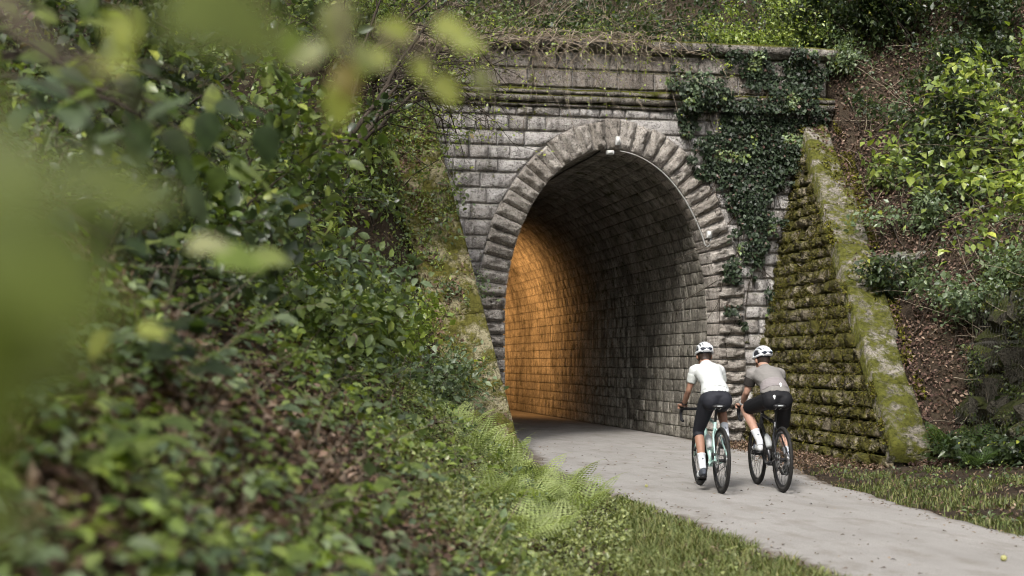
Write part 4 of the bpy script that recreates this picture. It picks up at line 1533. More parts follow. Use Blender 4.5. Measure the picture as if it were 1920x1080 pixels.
YAWB = R(-6)
bikeA, pedA, barA, sadA = make_bicycle('racing bicycle with pale mint frame under the rider in white', (-1.293, -8.64, 0.03), YAWB, M['mint'], -96, M['mint'])
bikeB, pedB, barB, sadB = make_bicycle('racing bicycle with black frame under the rider in taupe', (-0.636, -8.64, 0.03), YAWB, M['blackpaint'], 38)
make_person('cyclist in white jersey, dark knee-length tights and white helmet, left foot down', (-1.293, -8.64, 0.03), YAWB, pedA, barA, sadA,
            dict(w=0.82, hip=0.86, waist=0.84, elb=0.8, arm=0.78, thigh=0.97, calf=0.95, leg=0.955, tilt={-1: -14, 1: -10}, splay={-1: 0.1, 1: 0.12}, skin=M['skin_tan'], hair='low', sleeve=0.62, dz=-0.045,
                 jersey=M['jersey_white'], sleeve_mat=M['sleeve_pale'], pocket=M['jersey_white'], shorts_mat=M['navy_tights'], shorts_name='tights', short_len=1.5, shoe=M['shoe_dark'], emblems=False, watch=True))
make_person('cyclist in taupe jersey with dark sleeve and black shorts, left knee raised', (-0.636, -8.64, 0.03), YAWB, pedB, barB, sadB,
            dict(w=0.9, hip=0.9, waist=0.95, elb=0.84, arm=0.86, thigh=1.0, calf=1.02, leg=0.965, tilt={-1: 4, 1: -22}, splay={-1: 0.42, 1: 0.1}, skin=M['skin'], hair='short', sleeve=0.66, dz=-0.085,
                 jersey=M['jersey_taupe'], sleeve_mat=M['sleeve_dark'], pocket=M['pocket_taupe'], shorts_mat=M['black_shorts'], shorts_name='shorts', short_len=0.86, shoe=M['shoe_white'], emblems=True, watch=False, head_turn=14))

# ------------------------------------------------------------------ vegetation
GREEN = [(0.102, 0.15, 0.041), (0.156, 0.21, 0.056), (0.072, 0.114, 0.036), (0.21, 0.258, 0.072)]
FRESH = [(0.179, 0.247, 0.053), (0.254, 0.322, 0.067), (0.128, 0.179, 0.045), (0.314, 0.374, 0.09)]
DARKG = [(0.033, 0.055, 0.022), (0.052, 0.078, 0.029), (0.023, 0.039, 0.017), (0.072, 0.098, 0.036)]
GREYG = [(0.114, 0.162, 0.09), (0.162, 0.216, 0.12), (0.084, 0.126, 0.066), (0.216, 0.27, 0.15)]
IVYC = [(0.018, 0.032, 0.016), (0.028, 0.046, 0.021), (0.04, 0.06, 0.029), (0.013, 0.022, 0.011)]
YELG = [(0.351, 0.403, 0.058), (0.26, 0.325, 0.052), (0.429, 0.468, 0.091), (0.182, 0.247, 0.046)]
DEADC = [(0.14, 0.085, 0.06), (0.09, 0.054, 0.037), (0.2, 0.135, 0.1), (0.06, 0.036, 0.026), (0.28, 0.21, 0.16), (0.11, 0.08, 0.04)]
DEADR = [(0.15, 0.092, 0.074), (0.1, 0.06, 0.05), (0.2, 0.135, 0.11), (0.06, 0.038, 0.032), (0.11, 0.07, 0.05), (0.045, 0.03, 0.025)]
MOSSC = [(0.085, 0.085, 0.018), (0.13, 0.125, 0.024), (0.05, 0.048, 0.014), (0.175, 0.165, 0.035), (0.095, 0.072, 0.03), (0.07, 0.055, 0.028)]
FERNC = [(0.3, 0.36, 0.15), (0.38, 0.44, 0.2), (0.23, 0.285, 0.11)]
HERBC = [(0.26, 0.3, 0.115), (0.33, 0.36, 0.15), (0.17, 0.21, 0.08), (0.13, 0.16, 0.065)]
GRASSC = [(0.13, 0.165, 0.055), (0.18, 0.21, 0.075), (0.095, 0.125, 0.042), (0.24, 0.23, 0.1)]


def pal(r, n, colors, jit=0.25):
    C = np.array(colors)
    a = C[r.integers(0, len(C), n)]; b = C[r.integers(0, len(C), n)]
    t = r.random((n, 1))
    return (a * t + b * (1 - t)) * (1 + jit * (r.random((n, 1)) - 0.5) * 2)


def leaf_cloud(P, A, N, L, W, col, hi=False, droop=0.12, fold=0.12):
    """Folded leaf blades: P stalk ends, A long axes, N face normals."""
    n = len(P)
    A = norm(A); N = norm(N - A * (N * A).sum(-1, keepdims=True)); S = np.cross(A, N)
    L = np.broadcast_to(np.asarray(L, float), (n,))[:, None]; W = np.broadcast_to(np.asarray(W, float), (n,))[:, None]
    if not hi:
        v = [P, P + A * L * 0.42 - S * W * 0.5 + N * L * fold, P + A * L * 0.5, P + A * L * 0.42 + S * W * 0.5 + N * L * fold, P + A * L - N * L * droop]
        V = np.stack(v, 1).reshape(-1, 3)
        b = np.arange(n)[:, None] * 5
        F = [np.concatenate([b + np.array([[0, 2, 4, 1]]), b + np.array([[0, 3, 4, 2]])])]
        k = 5
    else:
        v = [P, P + A * L * 0.25 - S * W * 0.42 + N * L * fold * .8, P + A * L * 0.62 - S * W * 0.42 + N * L * fold * .5, P + A * L - N * L * droop,
             P + A * L * 0.62 + S * W * 0.42 + N * L * fold * .5, P + A * L * 0.25 + S * W * 0.42 + N * L * fold * .8, P + A * L * 0.3, P + A * L * 0.66 - N * L * droop * .2]
        V = np.stack(v, 1).reshape(-1, 3)
        b = np.arange(n)[:, None] * 8
        F = [np.concatenate([b + np.array([[6, 7, 2, 1]]), b + np.array([[6, 5, 4, 7]])]),
             np.concatenate([b + np.array([[0, 6, 1]]), b + np.array([[7, 3, 2]]), b + np.array([[0, 5, 6]]), b + np.array([[7, 4, 3]])])]
        k = 8
    return V, F, np.repeat(col, k, 0)


def rand_dirs(r, n):
    return norm(r.normal(0, 1, (n, 3)))


def leafy_mesh(name, parts, mat):
    V = []; F = {}; C = []; n = 0
    for v, f, c in parts:
        for q in f:
            F.setdefault(q.shape[1], []).append(q + n)
        V.append(v); C.append(c); n += len(v)
    return mesh_np(name, np.concatenate(V), [np.concatenate(x) for x in F.values()], mat, np.concatenate(C))


def curve(r, p0, d, ln, k=7, wander=0.18, sag=0.0):
    p = np.array(p0, float); d = norm(np.array(d, float)); out = [p.copy()]
    st = ln / (k - 1)
    for _ in range(k - 1):
        d = norm(d + r.normal(0, wander, 3) + np.array([0, 0, -sag]))
        p = p + d * st
        out.append(p.copy())
    return np.array(out)


def shrub(name, label, cat, base, h, w, nleaf, leaf=0.06, colors=GREEN, seed=0, stems=6, lean=(0, 0, 0), group=None, hi=False, mat='leaf', stem_mat='bark', srad=0.016, flat=0.5, spread=0.1, ratio=0.6, sag=0.05, low=0.15):
    """A shrub: separate stems from one root, side branches, leaves on the outer twigs. Built round its own root."""
    r = np.random.default_rng(seed)
    t = thing(name, label, cat, tuple(base), group=group)
    b = MB()
    anchors = []; dirs = []
    for s in range(stems):
        a = r.uniform(0, 2 * np.pi)
        d = np.array([math.cos(a) * w / h * r.uniform(0.2, 1.0), math.sin(a) * w / h * r.uniform(0.2, 1.0), 1.0]) + np.array(lean)
        ln = h * r.uniform(0.7, 1.08)
        c = curve(r, (r.normal(0, 0.05), r.normal(0, 0.05), -0.12), d, ln, 8, 0.13, sag)
        rad = np.linspace(srad * r.uniform(0.7, 1.2), srad * 0.25, 8)
        b.tube(c, rad, 5, False)
        for q in range(r.integers(5, 9)):
            i = r.integers(2, 8)
            d2 = norm(c[min(i, 7)] - c[i - 1]) * 0.6 + rand_dirs(r, 1)[0] * 0.9 + np.array([0, 0, 0.15])
            c2 = curve(r, c[i], d2, h * r.uniform(0.18, 0.38) * (1 if h > 1 else 1.1), 5, 0.2, sag)
            b.tube(c2, np.linspace(srad * 0.38, srad * 0.14, 5), 4, False)
            anchors += list(c2[1:]); dirs += list(np.repeat(norm(c2[-1] - c2[0])[None], 4, 0))
        if True:
            m = max(1, int(8 * low))
            anchors += list(c[m + 2:]); dirs += list(np.repeat(norm(c[-1] - c[0])[None], len(c[m + 2:]), 0))
    obj('stems', b.mesh('stems', M[stem_mat]), t)
    An = np.array(anchors); Dn = np.array(dirs)
    k = r.integers(0, len(An), nleaf)
    P = An[k] + r.normal(0, spread, (nleaf, 3)) * np.array([1, 1, 0.8])
    out = norm(P - np.array([0, 0, h * 0.3]))
    N = norm(np.array([0, 0, 1.0]) * flat + out * 0.35 + rand_dirs(r, nleaf) * 0.55)
    A = norm(rand_dirs(r, nleaf) * 0.8 + out * 0.6 + np.array([0, 0, -0.15]))
    Ls = leaf * (0.5 + 1.25 * r.random(nleaf) ** 2.2)
    cc = pal(r, nleaf, colors, 0.3)
    old = r.random((nleaf, 1)) < 0.03
    cc = np.where(old, pal(r, nleaf, YELG + DEADC[:2], 0.2), cc)
    parts = [leaf_cloud(P, A, N, Ls, Ls * ratio * r.uniform(0.7, 1.25, nleaf), cc, hi)]
    obj('foliage', leafy_mesh('foliage', parts, M[mat]), t, kind='stuff')
    return t


def bank(px, depth, dz=0.0):
    p = at(px, 680, depth)
    return (p[0], p[1], float(ground_z(p[0], p[1])) + dz)


def slope_normal(u, v, e=0.15):
    zx = (ground_z(u + e, v) - ground_z(u - e, v)) / (2 * e)
    zy = (ground_z(u, v + e) - ground_z(u, v - e)) / (2 * e)
    return norm(np.stack([-zx, -zy, np.ones_like(zx)], -1))


def scatter(r, n, px0, px1, d0, d1, power=1.0):
    """Points on the ground, thinning out with distance from the viewpoint."""
    px = r.uniform(px0, px1, n)
    d = d0 * (d1 / d0) ** (r.random(n) ** power)
    X = (px - 960) / FPX * d
    u = CAM[0] + CR[0] * X + CF[0] * d
    v = CAM[1] + CR[1] * X + CF[1] * d
    return u, v


def ground_leaves(name, label, r, u, v, leaf, colors, mat, lift=(0.0, 0.03), flatness=0.8, ratio=0.62, cat=None, hi=False, up=0.25):
    n = len(u)
    z = ground_z(u, v)
    Nn = slope_normal(u, v)
    P = np.stack([u, v, z], -1) + Nn * r.uniform(lift[0], lift[1], (n, 1))
    N = norm(Nn * flatness + rand_dirs(r, n) * (1.05 - flatness) + np.array([0, 0, up]))
    A = rand_dirs(r, n)
    Ls = leaf * r.uniform(0.55, 1.3, n)
    o = obj(name, leafy_mesh(name, [leaf_cloud(P, A, N, Ls, Ls * ratio * r.uniform(0.75, 1.25, n), pal(r, n, colors, 0.35), hi)], M[mat]), kind='stuff')
    o['label'] = label
    if cat:
        o['category'] = cat
    return o


def off_path(u, v, m=0.0):
    return (u < np.interp(v, PATH_V, PATH_L) - m) | (u > np.interp(v, PATH_V, PATH_R) + m)


def behind_left(u, v):
    """Left bank proper (not the wing wall's own top)."""
    toe = np.interp(v, TOE_V, TOE_U)
    return (u < toe) & (v < 0.3)


# ---- leaf litter and low herbs on the left bank
r = np.random.default_rng(31)
u, v = scatter(r, 66000, -420, 1010, 1.6, 25, 0.75)
k = behind_left(u, v) & (vnoise(u * 1.3, v * 1.3, 41) > 0.16)
ground_leaves('leaf_litter', 'brown fallen leaves covering the earth of the left bank', r, u[k], v[k], 0.05, DEADC, 'dead', (0.0, 0.05), 0.6, cat='leaf litter')
u, v = scatter(r, 36000, -420, 1010, 3.2, 25, 0.6)
toe = np.interp(v, TOE_V, TOE_U)
k = behind_left(u, v) & (vnoise(u * 0.9, v * 0.9, 42) * 0.7 + vnoise(u * 3.1, v * 3.1, 43) * 0.35 + 0.05 * (np.hypot(u - CAM[0], v - CAM[1]) - 11) + 0.09 * np.minimum(toe - u - 1.6, 3) > 0.5)
ground_leaves('undergrowth', 'low green herbs and seedlings growing through the litter of the left bank', r, u[k], v[k], 0.07, GREEN + GREYG + FRESH[:2], 'leaf', (0.03, 0.26), 0.45, cat='undergrowth', up=0.5)
# seedlings and rosettes dotted through the litter
cu, cv_ = scatter(r, 2300, -420, 1000, 2.6, 20, 0.75)
k = behind_left(cu, cv_) & (vnoise(cu * 0.8, cv_ * 0.8, 44) > 0.2)
cu, cv_ = cu[k], cv_[k]
m = len(cu)
per = 11
rad = r.uniform(0.04, 0.14, (m, 1)); hg = r.uniform(0.04, 0.22, (m, 1))
ang = r.uniform(0, 2 * np.pi, (m, per)); rr_ = rad * np.sqrt(r.random((m, per)))
uu = cu[:, None] + rr_ * np.cos(ang); vv_ = cv_[:, None] + rr_ * np.sin(ang)
base_c = pal(r, m, GREEN + GREYG + FRESH[:2], 0.3)
P = np.stack([uu, vv_, ground_z(cu, cv_)[:, None] + hg * r.uniform(0.4, 1.0, (m, per)) + 0 * uu], -1).reshape(-1, 3)
A = np.stack([np.cos(ang), np.sin(ang), -0.25 + 0 * ang], -1).reshape(-1, 3)
n = len(P)
Ls = np.repeat(r.uniform(0.035, 0.075, m), per) * r.uniform(0.7, 1.2, n)
o_ = obj('seedlings', leafy_mesh('seedlings', [leaf_cloud(P, A + rand_dirs(r, n) * 0.35, norm(np.array([0, -0.15, 1.0]) + rand_dirs(r, n) * 0.4), Ls, Ls * r.uniform(0.5, 0.75, n), np.repeat(base_c, per, 0) * r.uniform(0.8, 1.2, (n, 1)), True)], M['leaf']), kind='stuff')
o_['label'] = 'small leafy seedlings dotted over the litter of the left bank'; o_['category'] = 'seedlings'
# fine dead stalks
b = MB()
u, v = scatter(r, 1000, -300, 950, 3.4, 22, 0.7)
k = behind_left(u, v)
for a_, b_ in zip(u[k], v[k]):
    p0 = np.array([a_, b_, float(ground_z(a_, b_))])
    ln = r.uniform(0.15, 0.6)
    b.tube(curve(r, p0, rand_dirs(r, 1)[0] * 0.9 + np.array([0.2, 0, 0.55]), ln, 4, 0.15), [0.0036, 0.003, 0.0025, 0.0015], 3, False)
o_ = obj('dead_stalks', b.mesh('dead_stalks', M['twig']), kind='stuff'); o_['label'] = 'thin dry stalks and twigs lying over the left bank'; o_['category'] = 'twigs'

# ---- shrubs of the left bank, back to front
SHR = [
    # px, depth, h, w, leaves, leafsize, colours, lean, label
    (815, 22.6, 1.0, 1.1, 3000, 0.06, GREEN, (0.15, -0.2, 0), 'leafy tangle at the upper end of the left mossy wing wall'),
    (785, 21.4, 0.9, 1.0, 2800, 0.058, GREYG, (0.4, 0, 0), 'bramble mat lying over the middle of the left mossy wing wall'),
    (800, 21.6, 1.3, 1.0, 2600, 0.06, FRESH, (0.3, 0, 0), 'light green shrub beside the grey wall above the left mossy wing wall'),
    (700, 21.3, 1.9, 1.3, 3400, 0.065, GREEN, (0.2, 0, 0), 'mid green shrub under the bare leaning stems left of the portal'),
    (765, 19.6, 1.2, 1.0, 3000, 0.06, GREYG, (0.35, 0, 0), 'grey-green bramble thicket hanging over the top of the left mossy wing wall'),
    (600, 20.5, 2.4, 1.6, 4200, 0.065, GREEN, (0, 0, 0), 'tall green shrub rising behind the horizontal log on the bank'),
    (690, 17.2, 1.1, 1.1, 2600, 0.075, FRESH, (0.2, 0, 0), 'fresh green nettle clump midway up the bank left of the wing wall'),
    (780, 17.4, 0.85, 0.8, 2200, 0.075, GREYG, (0.25, 0, 0), 'grey-green bramble clump crowding the lower edge of the mossy wing wall'),
    (520, 17.6, 2.0, 1.6, 3400, 0.075, GREEN, (0.1, 0, 0), 'broad green shrub upper middle of the left bank'),
    (590, 14.8, 1.1, 1.2, 2300, 0.082, FRESH, (0.1, 0, 0), 'bright green low shrub in the middle of the left bank'),
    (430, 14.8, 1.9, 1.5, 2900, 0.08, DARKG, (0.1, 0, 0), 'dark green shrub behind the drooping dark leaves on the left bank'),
    (660, 13.4, 0.8, 0.8, 1700, 0.078, GREEN, (0, 0, 0), 'small green shrub above the tangle of dry stalks'),
    (330, 13.2, 2.1, 1.7, 2800, 0.085, GREEN, (0.05, 0, 0), 'large green shrub on the high part of the left bank'),
    (480, 11.6, 1.2, 1.2, 2200, 0.085, GREYG, (0.1, 0, 0), 'grey-green soft-focus shrub left of the bank centre'),
    (560, 10.4, 0.75, 0.8, 1400, 0.08, GREEN, (0, 0, 0), 'low green shrub above the bare brown patch of the bank'),
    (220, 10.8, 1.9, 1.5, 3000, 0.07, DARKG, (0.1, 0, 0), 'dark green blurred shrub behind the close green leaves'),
    (360, 9.0, 1.2, 1.1, 1900, 0.088, GREEN, (0.1, 0, 0), 'blurred green shrub at mid height on the near bank'),
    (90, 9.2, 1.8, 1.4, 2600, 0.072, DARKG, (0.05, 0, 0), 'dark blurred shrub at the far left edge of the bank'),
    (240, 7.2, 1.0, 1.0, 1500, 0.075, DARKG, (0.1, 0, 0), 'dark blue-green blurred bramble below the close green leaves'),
]
for q, (px, d, h, w, nl, ls, cl, lean, lab) in enumerate(SHR):
    shrub('shrub', lab, 'shrub', bank(px, d), h, w, nl, ls, cl, 300 + q, stems=7, lean=lean, group='shrubs on the left bank', hi=d < 15)

# ---- multi-stemmed leaning tree left of the portal
t = thing('leaning_tree', 'multi-stemmed tree with dark bare stems leaning over the left of the portal', 'tree', tuple(at(590, 345, 19.2)))
o0 = np.array(t.location)
PATHS = [
    [(590, 350), (640, 300), (690, 255), (735, 215), (790, 185), (850, 180)],
    [(600, 330), (650, 270), (700, 200), (740, 130), (790, 60), (850, -10)],
    [(610, 320), (690, 250), (725, 185), (770, 130), (830, 95), (900, 70)],
    [(585, 340), (610, 250), (640, 170), (700, 90), (770, 30), (840, -30)],
    [(640, 290), (690, 235), (760, 190), (800, 150), (815, 110), (850, 60)],
    [(600, 330), (560, 240), (545, 150), (520, 60), (510, -20), (505, -60)],
    [(615, 320), (660, 250), (665, 150), (690, 60), (720, -20), (740, -60)],
]
r = np.random.default_rng(77)
tips = []
for q, pth in enumerate(PATHS):
    pts = np.array([at(x, y, 19.2 + 0.38 * i + 0.15 * math.sin(q * 2 + i)) for i, (x, y) in enumerate(pth)]) - o0
    tq = np.linspace(0, 5, 22)
    pq = np.stack([np.interp(tq, np.arange(6), pts[:, k]) for k in range(3)], -1)
    pq[1:-1] = (pq[:-2] + pq[1:-1] * 2 + pq[2:]) / 4
    pq += r.normal(0, 0.012, pq.shape)
    b = MB(); b.tube(pq, np.linspace(0.05 if q in (0, 1, 3) else 0.036, 0.01, 22), 7, False)
    for _ in range(10):
        i = r.integers(7, 21)
        d2 = norm(pq[i] - pq[i - 1]) + rand_dirs(r, 1)[0] * 0.8
        c2 = curve(r, pq[i], d2, r.uniform(0.5, 1.3), 7, 0.16, 0.03)
        b.tube(c2, np.linspace(0.012, 0.004, 7), 4, False)
        tips += list(c2[3:])
        c3 = curve(r, c2[3], d2 + rand_dirs(r, 1)[0], r.uniform(0.3, 0.7), 5, 0.2, 0.03)
        b.tube(c3, np.linspace(0.007, 0.003, 5), 3, False)
        tips += list(c3[2:])
    obj('trunk', b.mesh('trunk', M['bark'], True), t)
An = np.array(tips); nl = 1500
k = r.integers(0, len(An), nl)
P = An[k] + r.normal(0, 0.09, (nl, 3))
obj('crown', leafy_mesh('crown', [leaf_cloud(P, rand_dirs(r, nl), norm(rand_dirs(r, nl) * 0.6 + np.array([0, 0, 0.9])), 0.06 * r.uniform(0.6, 1.2, nl), 0.04 * r.uniform(0.6, 1.2, nl), pal(r, nl, FRESH + GREEN))], M['leaf']), t, kind='stuff')

b = MB()
lp = [at(536, 318, 18.4), at(570, 313, 18.5), at(605, 311, 18.6), at(640, 306, 18.7)]
c0 = np.mean(lp, 0)
b.tube(np.array(lp) - c0, [0.055, 0.06, 0.058, 0.05], 10)
b.tube([lp[2] - c0, at(625, 270, 18.9) - c0], [0.025, 0.015], 7)
b.tube([lp[1] - c0, at(552, 350, 18.3) - c0], [0.02, 0.012], 7)
o_ = obj('log', b.mesh('log', M['bark'], True), loc=c0); tag(o_, 'dark horizontal log caught among the shrubs of the left bank', 'log')

# ---- woodland above and behind
TREES = [
    (-3.0, 6.5, 7.0, 'slender tree behind the parapet above the left half of the arch', GREEN),
    (2.6, 5.0, 6.5, 'dark leafy tree behind the parapet above the right half of the arch', DARKG),
    (6.5, 3.0, 7.0, 'dark evergreen tree on the hill just right of the portal', DARKG),
    (9.5, -1.5, 7.5, 'dark tree at the top of the right slope', DARKG),
    (-7.5, 3.0, 7.0, 'tree with pale leaves on the hill left of the portal', FRESH),
    (-11.0, -1.0, 7.0, 'dark tree at the top of the left bank', DARKG),
    (-13.0, -7.5, 7.0, 'leafy tree high on the left bank at the frame edge', GREEN),
]
for q, (x, y, h, lab, cl) in enumerate(TREES):
    r = np.random.default_rng(500 + q)
    base = np.array([x, y, float(ground_z(x, y)) - 0.1])
    t = thing('tree', lab, 'tree', tuple(base), group='trees of the wood above the cutting')
    b = MB(); tips = []
    c = curve(r, (0, 0, 0), (r.normal(0, .15), -0.1, 1), h, 12, 0.06)
    b.tube(c, np.linspace(0.14, 0.03, 12), 8, False)
    for _ in range(34):
        i = r.integers(1, 12)
        a = r.uniform(0, 2 * np.pi)
        c2 = curve(r, c[i], (math.cos(a), math.sin(a) - 0.2, r.uniform(-0.15, 0.5)), h * r.uniform(0.15, 0.36), 7, 0.14, 0.05)
        b.tube(c2, np.linspace(0.035, 0.008, 7), 5, False)
        tips += list(c2[2:])
        for _ in range(2):
            c3 = curve(r, c2[r.integers(2, 6)], rand_dirs(r, 1)[0] + np.array([0, 0, -0.1]), r.uniform(0.4, 1.0), 5, 0.2, 0.08)
            b.tube(c3, np.linspace(0.012, 0.004, 5), 4, False)
            tips += list(c3[1:])
    obj('trunk', b.mesh('trunk', M['bark'], True), t)
    An = np.array(tips); nl = 5500
    k = r.integers(0, len(An), nl)
    P = An[k] + r.normal(0, 0.14, (nl, 3))
    Ls = 0.085 * r.uniform(0.6, 1.3, nl)
    obj('crown', leafy_mesh('crown', [leaf_cloud(P, rand_dirs(r, nl), norm(rand_dirs(r, nl) * 0.6 + np.array([0, -0.2, 0.8])), Ls, Ls * 0.62, pal(r, nl, cl))], M['leaf']), t, kind='stuff')

r = np.random.default_rng(61)
n = 46000
u = r.uniform(-10, 10, n); v = 0.7 + 6.5 * r.random(n) ** 1.5
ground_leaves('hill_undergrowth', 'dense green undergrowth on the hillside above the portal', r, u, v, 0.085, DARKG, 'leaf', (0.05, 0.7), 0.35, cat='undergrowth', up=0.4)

TOPS = [
    # x, y, h, w, leaves, leafsize, colours, label
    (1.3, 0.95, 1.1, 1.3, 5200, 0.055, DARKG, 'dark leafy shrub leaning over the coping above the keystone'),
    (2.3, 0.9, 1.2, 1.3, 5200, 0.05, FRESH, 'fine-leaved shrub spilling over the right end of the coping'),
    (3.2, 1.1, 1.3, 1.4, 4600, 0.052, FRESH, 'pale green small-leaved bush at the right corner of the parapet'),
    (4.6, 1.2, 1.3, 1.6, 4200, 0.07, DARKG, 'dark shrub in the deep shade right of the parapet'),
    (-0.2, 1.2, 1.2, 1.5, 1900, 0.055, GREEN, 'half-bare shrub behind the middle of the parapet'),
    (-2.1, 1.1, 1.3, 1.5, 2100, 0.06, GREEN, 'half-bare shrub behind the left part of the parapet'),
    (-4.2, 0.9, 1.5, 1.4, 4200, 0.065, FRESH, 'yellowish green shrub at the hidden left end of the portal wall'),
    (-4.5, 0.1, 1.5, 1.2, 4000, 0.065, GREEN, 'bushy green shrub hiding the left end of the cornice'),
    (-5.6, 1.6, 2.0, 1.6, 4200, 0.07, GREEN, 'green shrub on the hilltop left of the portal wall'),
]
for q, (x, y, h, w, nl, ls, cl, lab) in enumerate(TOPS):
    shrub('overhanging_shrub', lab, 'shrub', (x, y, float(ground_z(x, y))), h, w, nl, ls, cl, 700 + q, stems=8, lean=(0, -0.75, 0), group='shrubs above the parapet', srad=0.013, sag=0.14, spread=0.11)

# ---- bare thicket arching over the parapet and hanging on the wall
THK = [(-1.9, 'tangle of bare brown stems hanging over the cornice left of the keystone', 60, 901), (-0.45, 'tangle of bare pale stems drooping over the coping above the arch', 42, 902), (0.75, 'sparse arching dry stems over the coping right of the keystone', 16, 903), (-3.1, 'dark bare twigs crossing the left end of the cornice', 75, 904)]
for x, lab, ns, sd in THK:
    r = np.random.default_rng(sd)
    base = np.array([x, 0.95, float(hill_height(x, 0.95)) - 0.05])
    t = thing('bare_shrub', lab, 'shrub', tuple(base), group='bare shrubs over the parapet')
    b = MB(); b2 = MB(); tips = []
    for s in range(ns):
        p0 = (r.normal(0, 0.45), r.uniform(-0.25, 0.3), 0)
        c = curve(r, p0, (r.normal(0, 1.3), -0.5 - r.random() * 0.7, r.uniform(0.4, 1.3)), r.uniform(0.9, 2.5), 14, 0.17, r.uniform(0.04, 0.22))
        # keep every stem in front of or above the wall
        cw = c + base
        low = cw[:, 2] < 6.8
        cw[low, 1] = np.minimum(cw[low, 1], -0.27)
        c = cw - base
        (b if r.random() < 0.6 else b2).tube(c, np.linspace(r.uniform(0.006, 0.011), 0.0025, 14), 4, False)
        tips += list(c[5:])
        for _ in range(2):
            i = r.integers(4, 12)
            c3 = curve(r, c[i], (c[i + 1] - c[i]) * 4 + rand_dirs(r, 1)[0] * 0.7, r.uniform(0.25, 0.7), 7, 0.2, 0.12)
            w3 = c3 + base; lo3 = w3[:, 2] < 6.8; w3[lo3, 1] = np.minimum(w3[lo3, 1], -0.24); c3 = w3 - base
            (b if r.random() < 0.5 else b2).tube(c3, np.linspace(0.0045, 0.002, 7), 3, False)
    obj('stems', b.mesh('stems', M['twig']), t, kind='stuff')
    obj('pale_stems', b2.mesh('pale_stems', M['twig_pale']), t, kind='stuff')
    An = np.array(tips); nl = 260
    k = r.integers(0, len(An), nl)
    P = An[k] + r.normal(0, 0.03, (nl, 3)) + np.array([0, -0.02, 0])
    obj('foliage', leafy_mesh('foliage', [leaf_cloud(P, rand_dirs(r, nl), norm(rand_dirs(r, nl) * 0.6 + np.array([0, -0.5, 0.7])), 0.05, 0.034, pal(r, nl, FRESH + YELG[:1]))], M['leaf']), t, kind='stuff')

for x, lab, sd in ((-1.0, 'upright bare grey shrub on the hill above the left haunch of the arch', 911), (0.6, 'upright bare brown shrub on the hill above the keystone', 912), (-2.8, 'upright bare shrub on the hill above the left end of the cornice', 913)):
    r = np.random.default_rng(sd)
    base = np.array([x, 1.9, float(hill_height(x, 1.9)) - 0.05])
    t = thing('bare_shrub', lab, 'shrub', tuple(base), group='bare shrubs over the parapet')
    b = MB(); b2 = MB()
    for s in range(46):
        c = curve(r, (r.normal(0, 0.3), r.normal(0, 0.2), 0), (r.normal(0, 0.9), r.normal(-0.4, 0.4), r.uniform(0.3, 1.0)), r.uniform(0.9, 2.0), 12, 0.16, r.uniform(0.0, 0.1))
        (b if r.random() < 0.55 else b2).tube(c, np.linspace(r.uniform(0.007, 0.016), 0.003, 12), 4, False)
        for _ in range(3):
            i = r.integers(3, 11)
            (b if r.random() < 0.5 else b2).tube(curve(r, c[i], (c[i] - c[i - 1]) * 5 + rand_dirs(r, 1)[0] * 0.8, r.uniform(0.3, 0.8), 6, 0.2, 0.05), np.linspace(0.005, 0.002, 6), 3, False)
    obj('stems', b.mesh('stems', M['twig']), t, kind='stuff')
    obj('pale_stems', b2.mesh('pale_stems', M['twig_pale']), t, kind='stuff')

r = np.random.default_rng(931)
base = at(735, 150, 20.4)
t = thing('arching_branches', 'thin dark branches arching from the left over the upper corner of the portal wall', 'branch', tuple(base))
b = MB(); tips = []
for s in range(26):
    c = curve(r, r.normal(0, 0.12, 3), (1.0, 0.35 + 0.25 * r.normal(), r.uniform(-0.15, 0.9)), r.uniform(1.1, 2.6), 14, 0.1, r.uniform(0.02, 0.14))
    b.tube(c, np.linspace(r.uniform(0.008, 0.018), 0.003, 14), 5, False)
    tips += list(c[6:])
    for _ in range(4):
        i = r.integers(4, 13)
        c2 = curve(r, c[i], (c[i] - c[i - 1]) * 6 + rand_dirs(r, 1)[0] * 0.8, r.uniform(0.3, 0.8), 7, 0.16, 0.05)
        b.tube(c2, np.linspace(0.006, 0.002, 7), 3, False); tips += list(c2[3:])
obj('stems', b.mesh('stems', M['bark']), t, kind='stuff')
An = np.array(tips); nl = 420
P = An[r.integers(0, len(An), nl)] + r.normal(0, 0.04, (nl, 3))
obj('foliage', leafy_mesh('foliage', [leaf_cloud(P, rand_dirs(r, nl), norm(rand_dirs(r, nl) * 0.6 + np.array([0, -0.3, 0.8])), 0.06, 0.04, pal(r, nl, FRESH + YELG))], M['leaf']), t, kind='stuff')

# ---- ivy on the right of the portal
poly = np.array([(1240, 150), (1300, 168), (1350, 150), (1385, 92), (1545, 92), (1535, 200), (1505, 290), (1470, 380), (1445, 470), (1425, 570), (1405, 600), (1378, 560), (1374, 480), (1366, 420), (1338, 340), (1312, 255), (1258, 196)], float)


def in_poly(x, y, P):
    c = np.zeros(len(x), bool)
    j = len(P) - 1
    for i in range(len(P)):
        q = ((P[i, 1] > y) != (P[j, 1] > y)) & (x < (P[j, 0] - P[i, 0]) * (y - P[i, 1]) / (P[j, 1] - P[i, 1] + 1e-9) + P[i, 0])
        c ^= q
        j = i
    return c


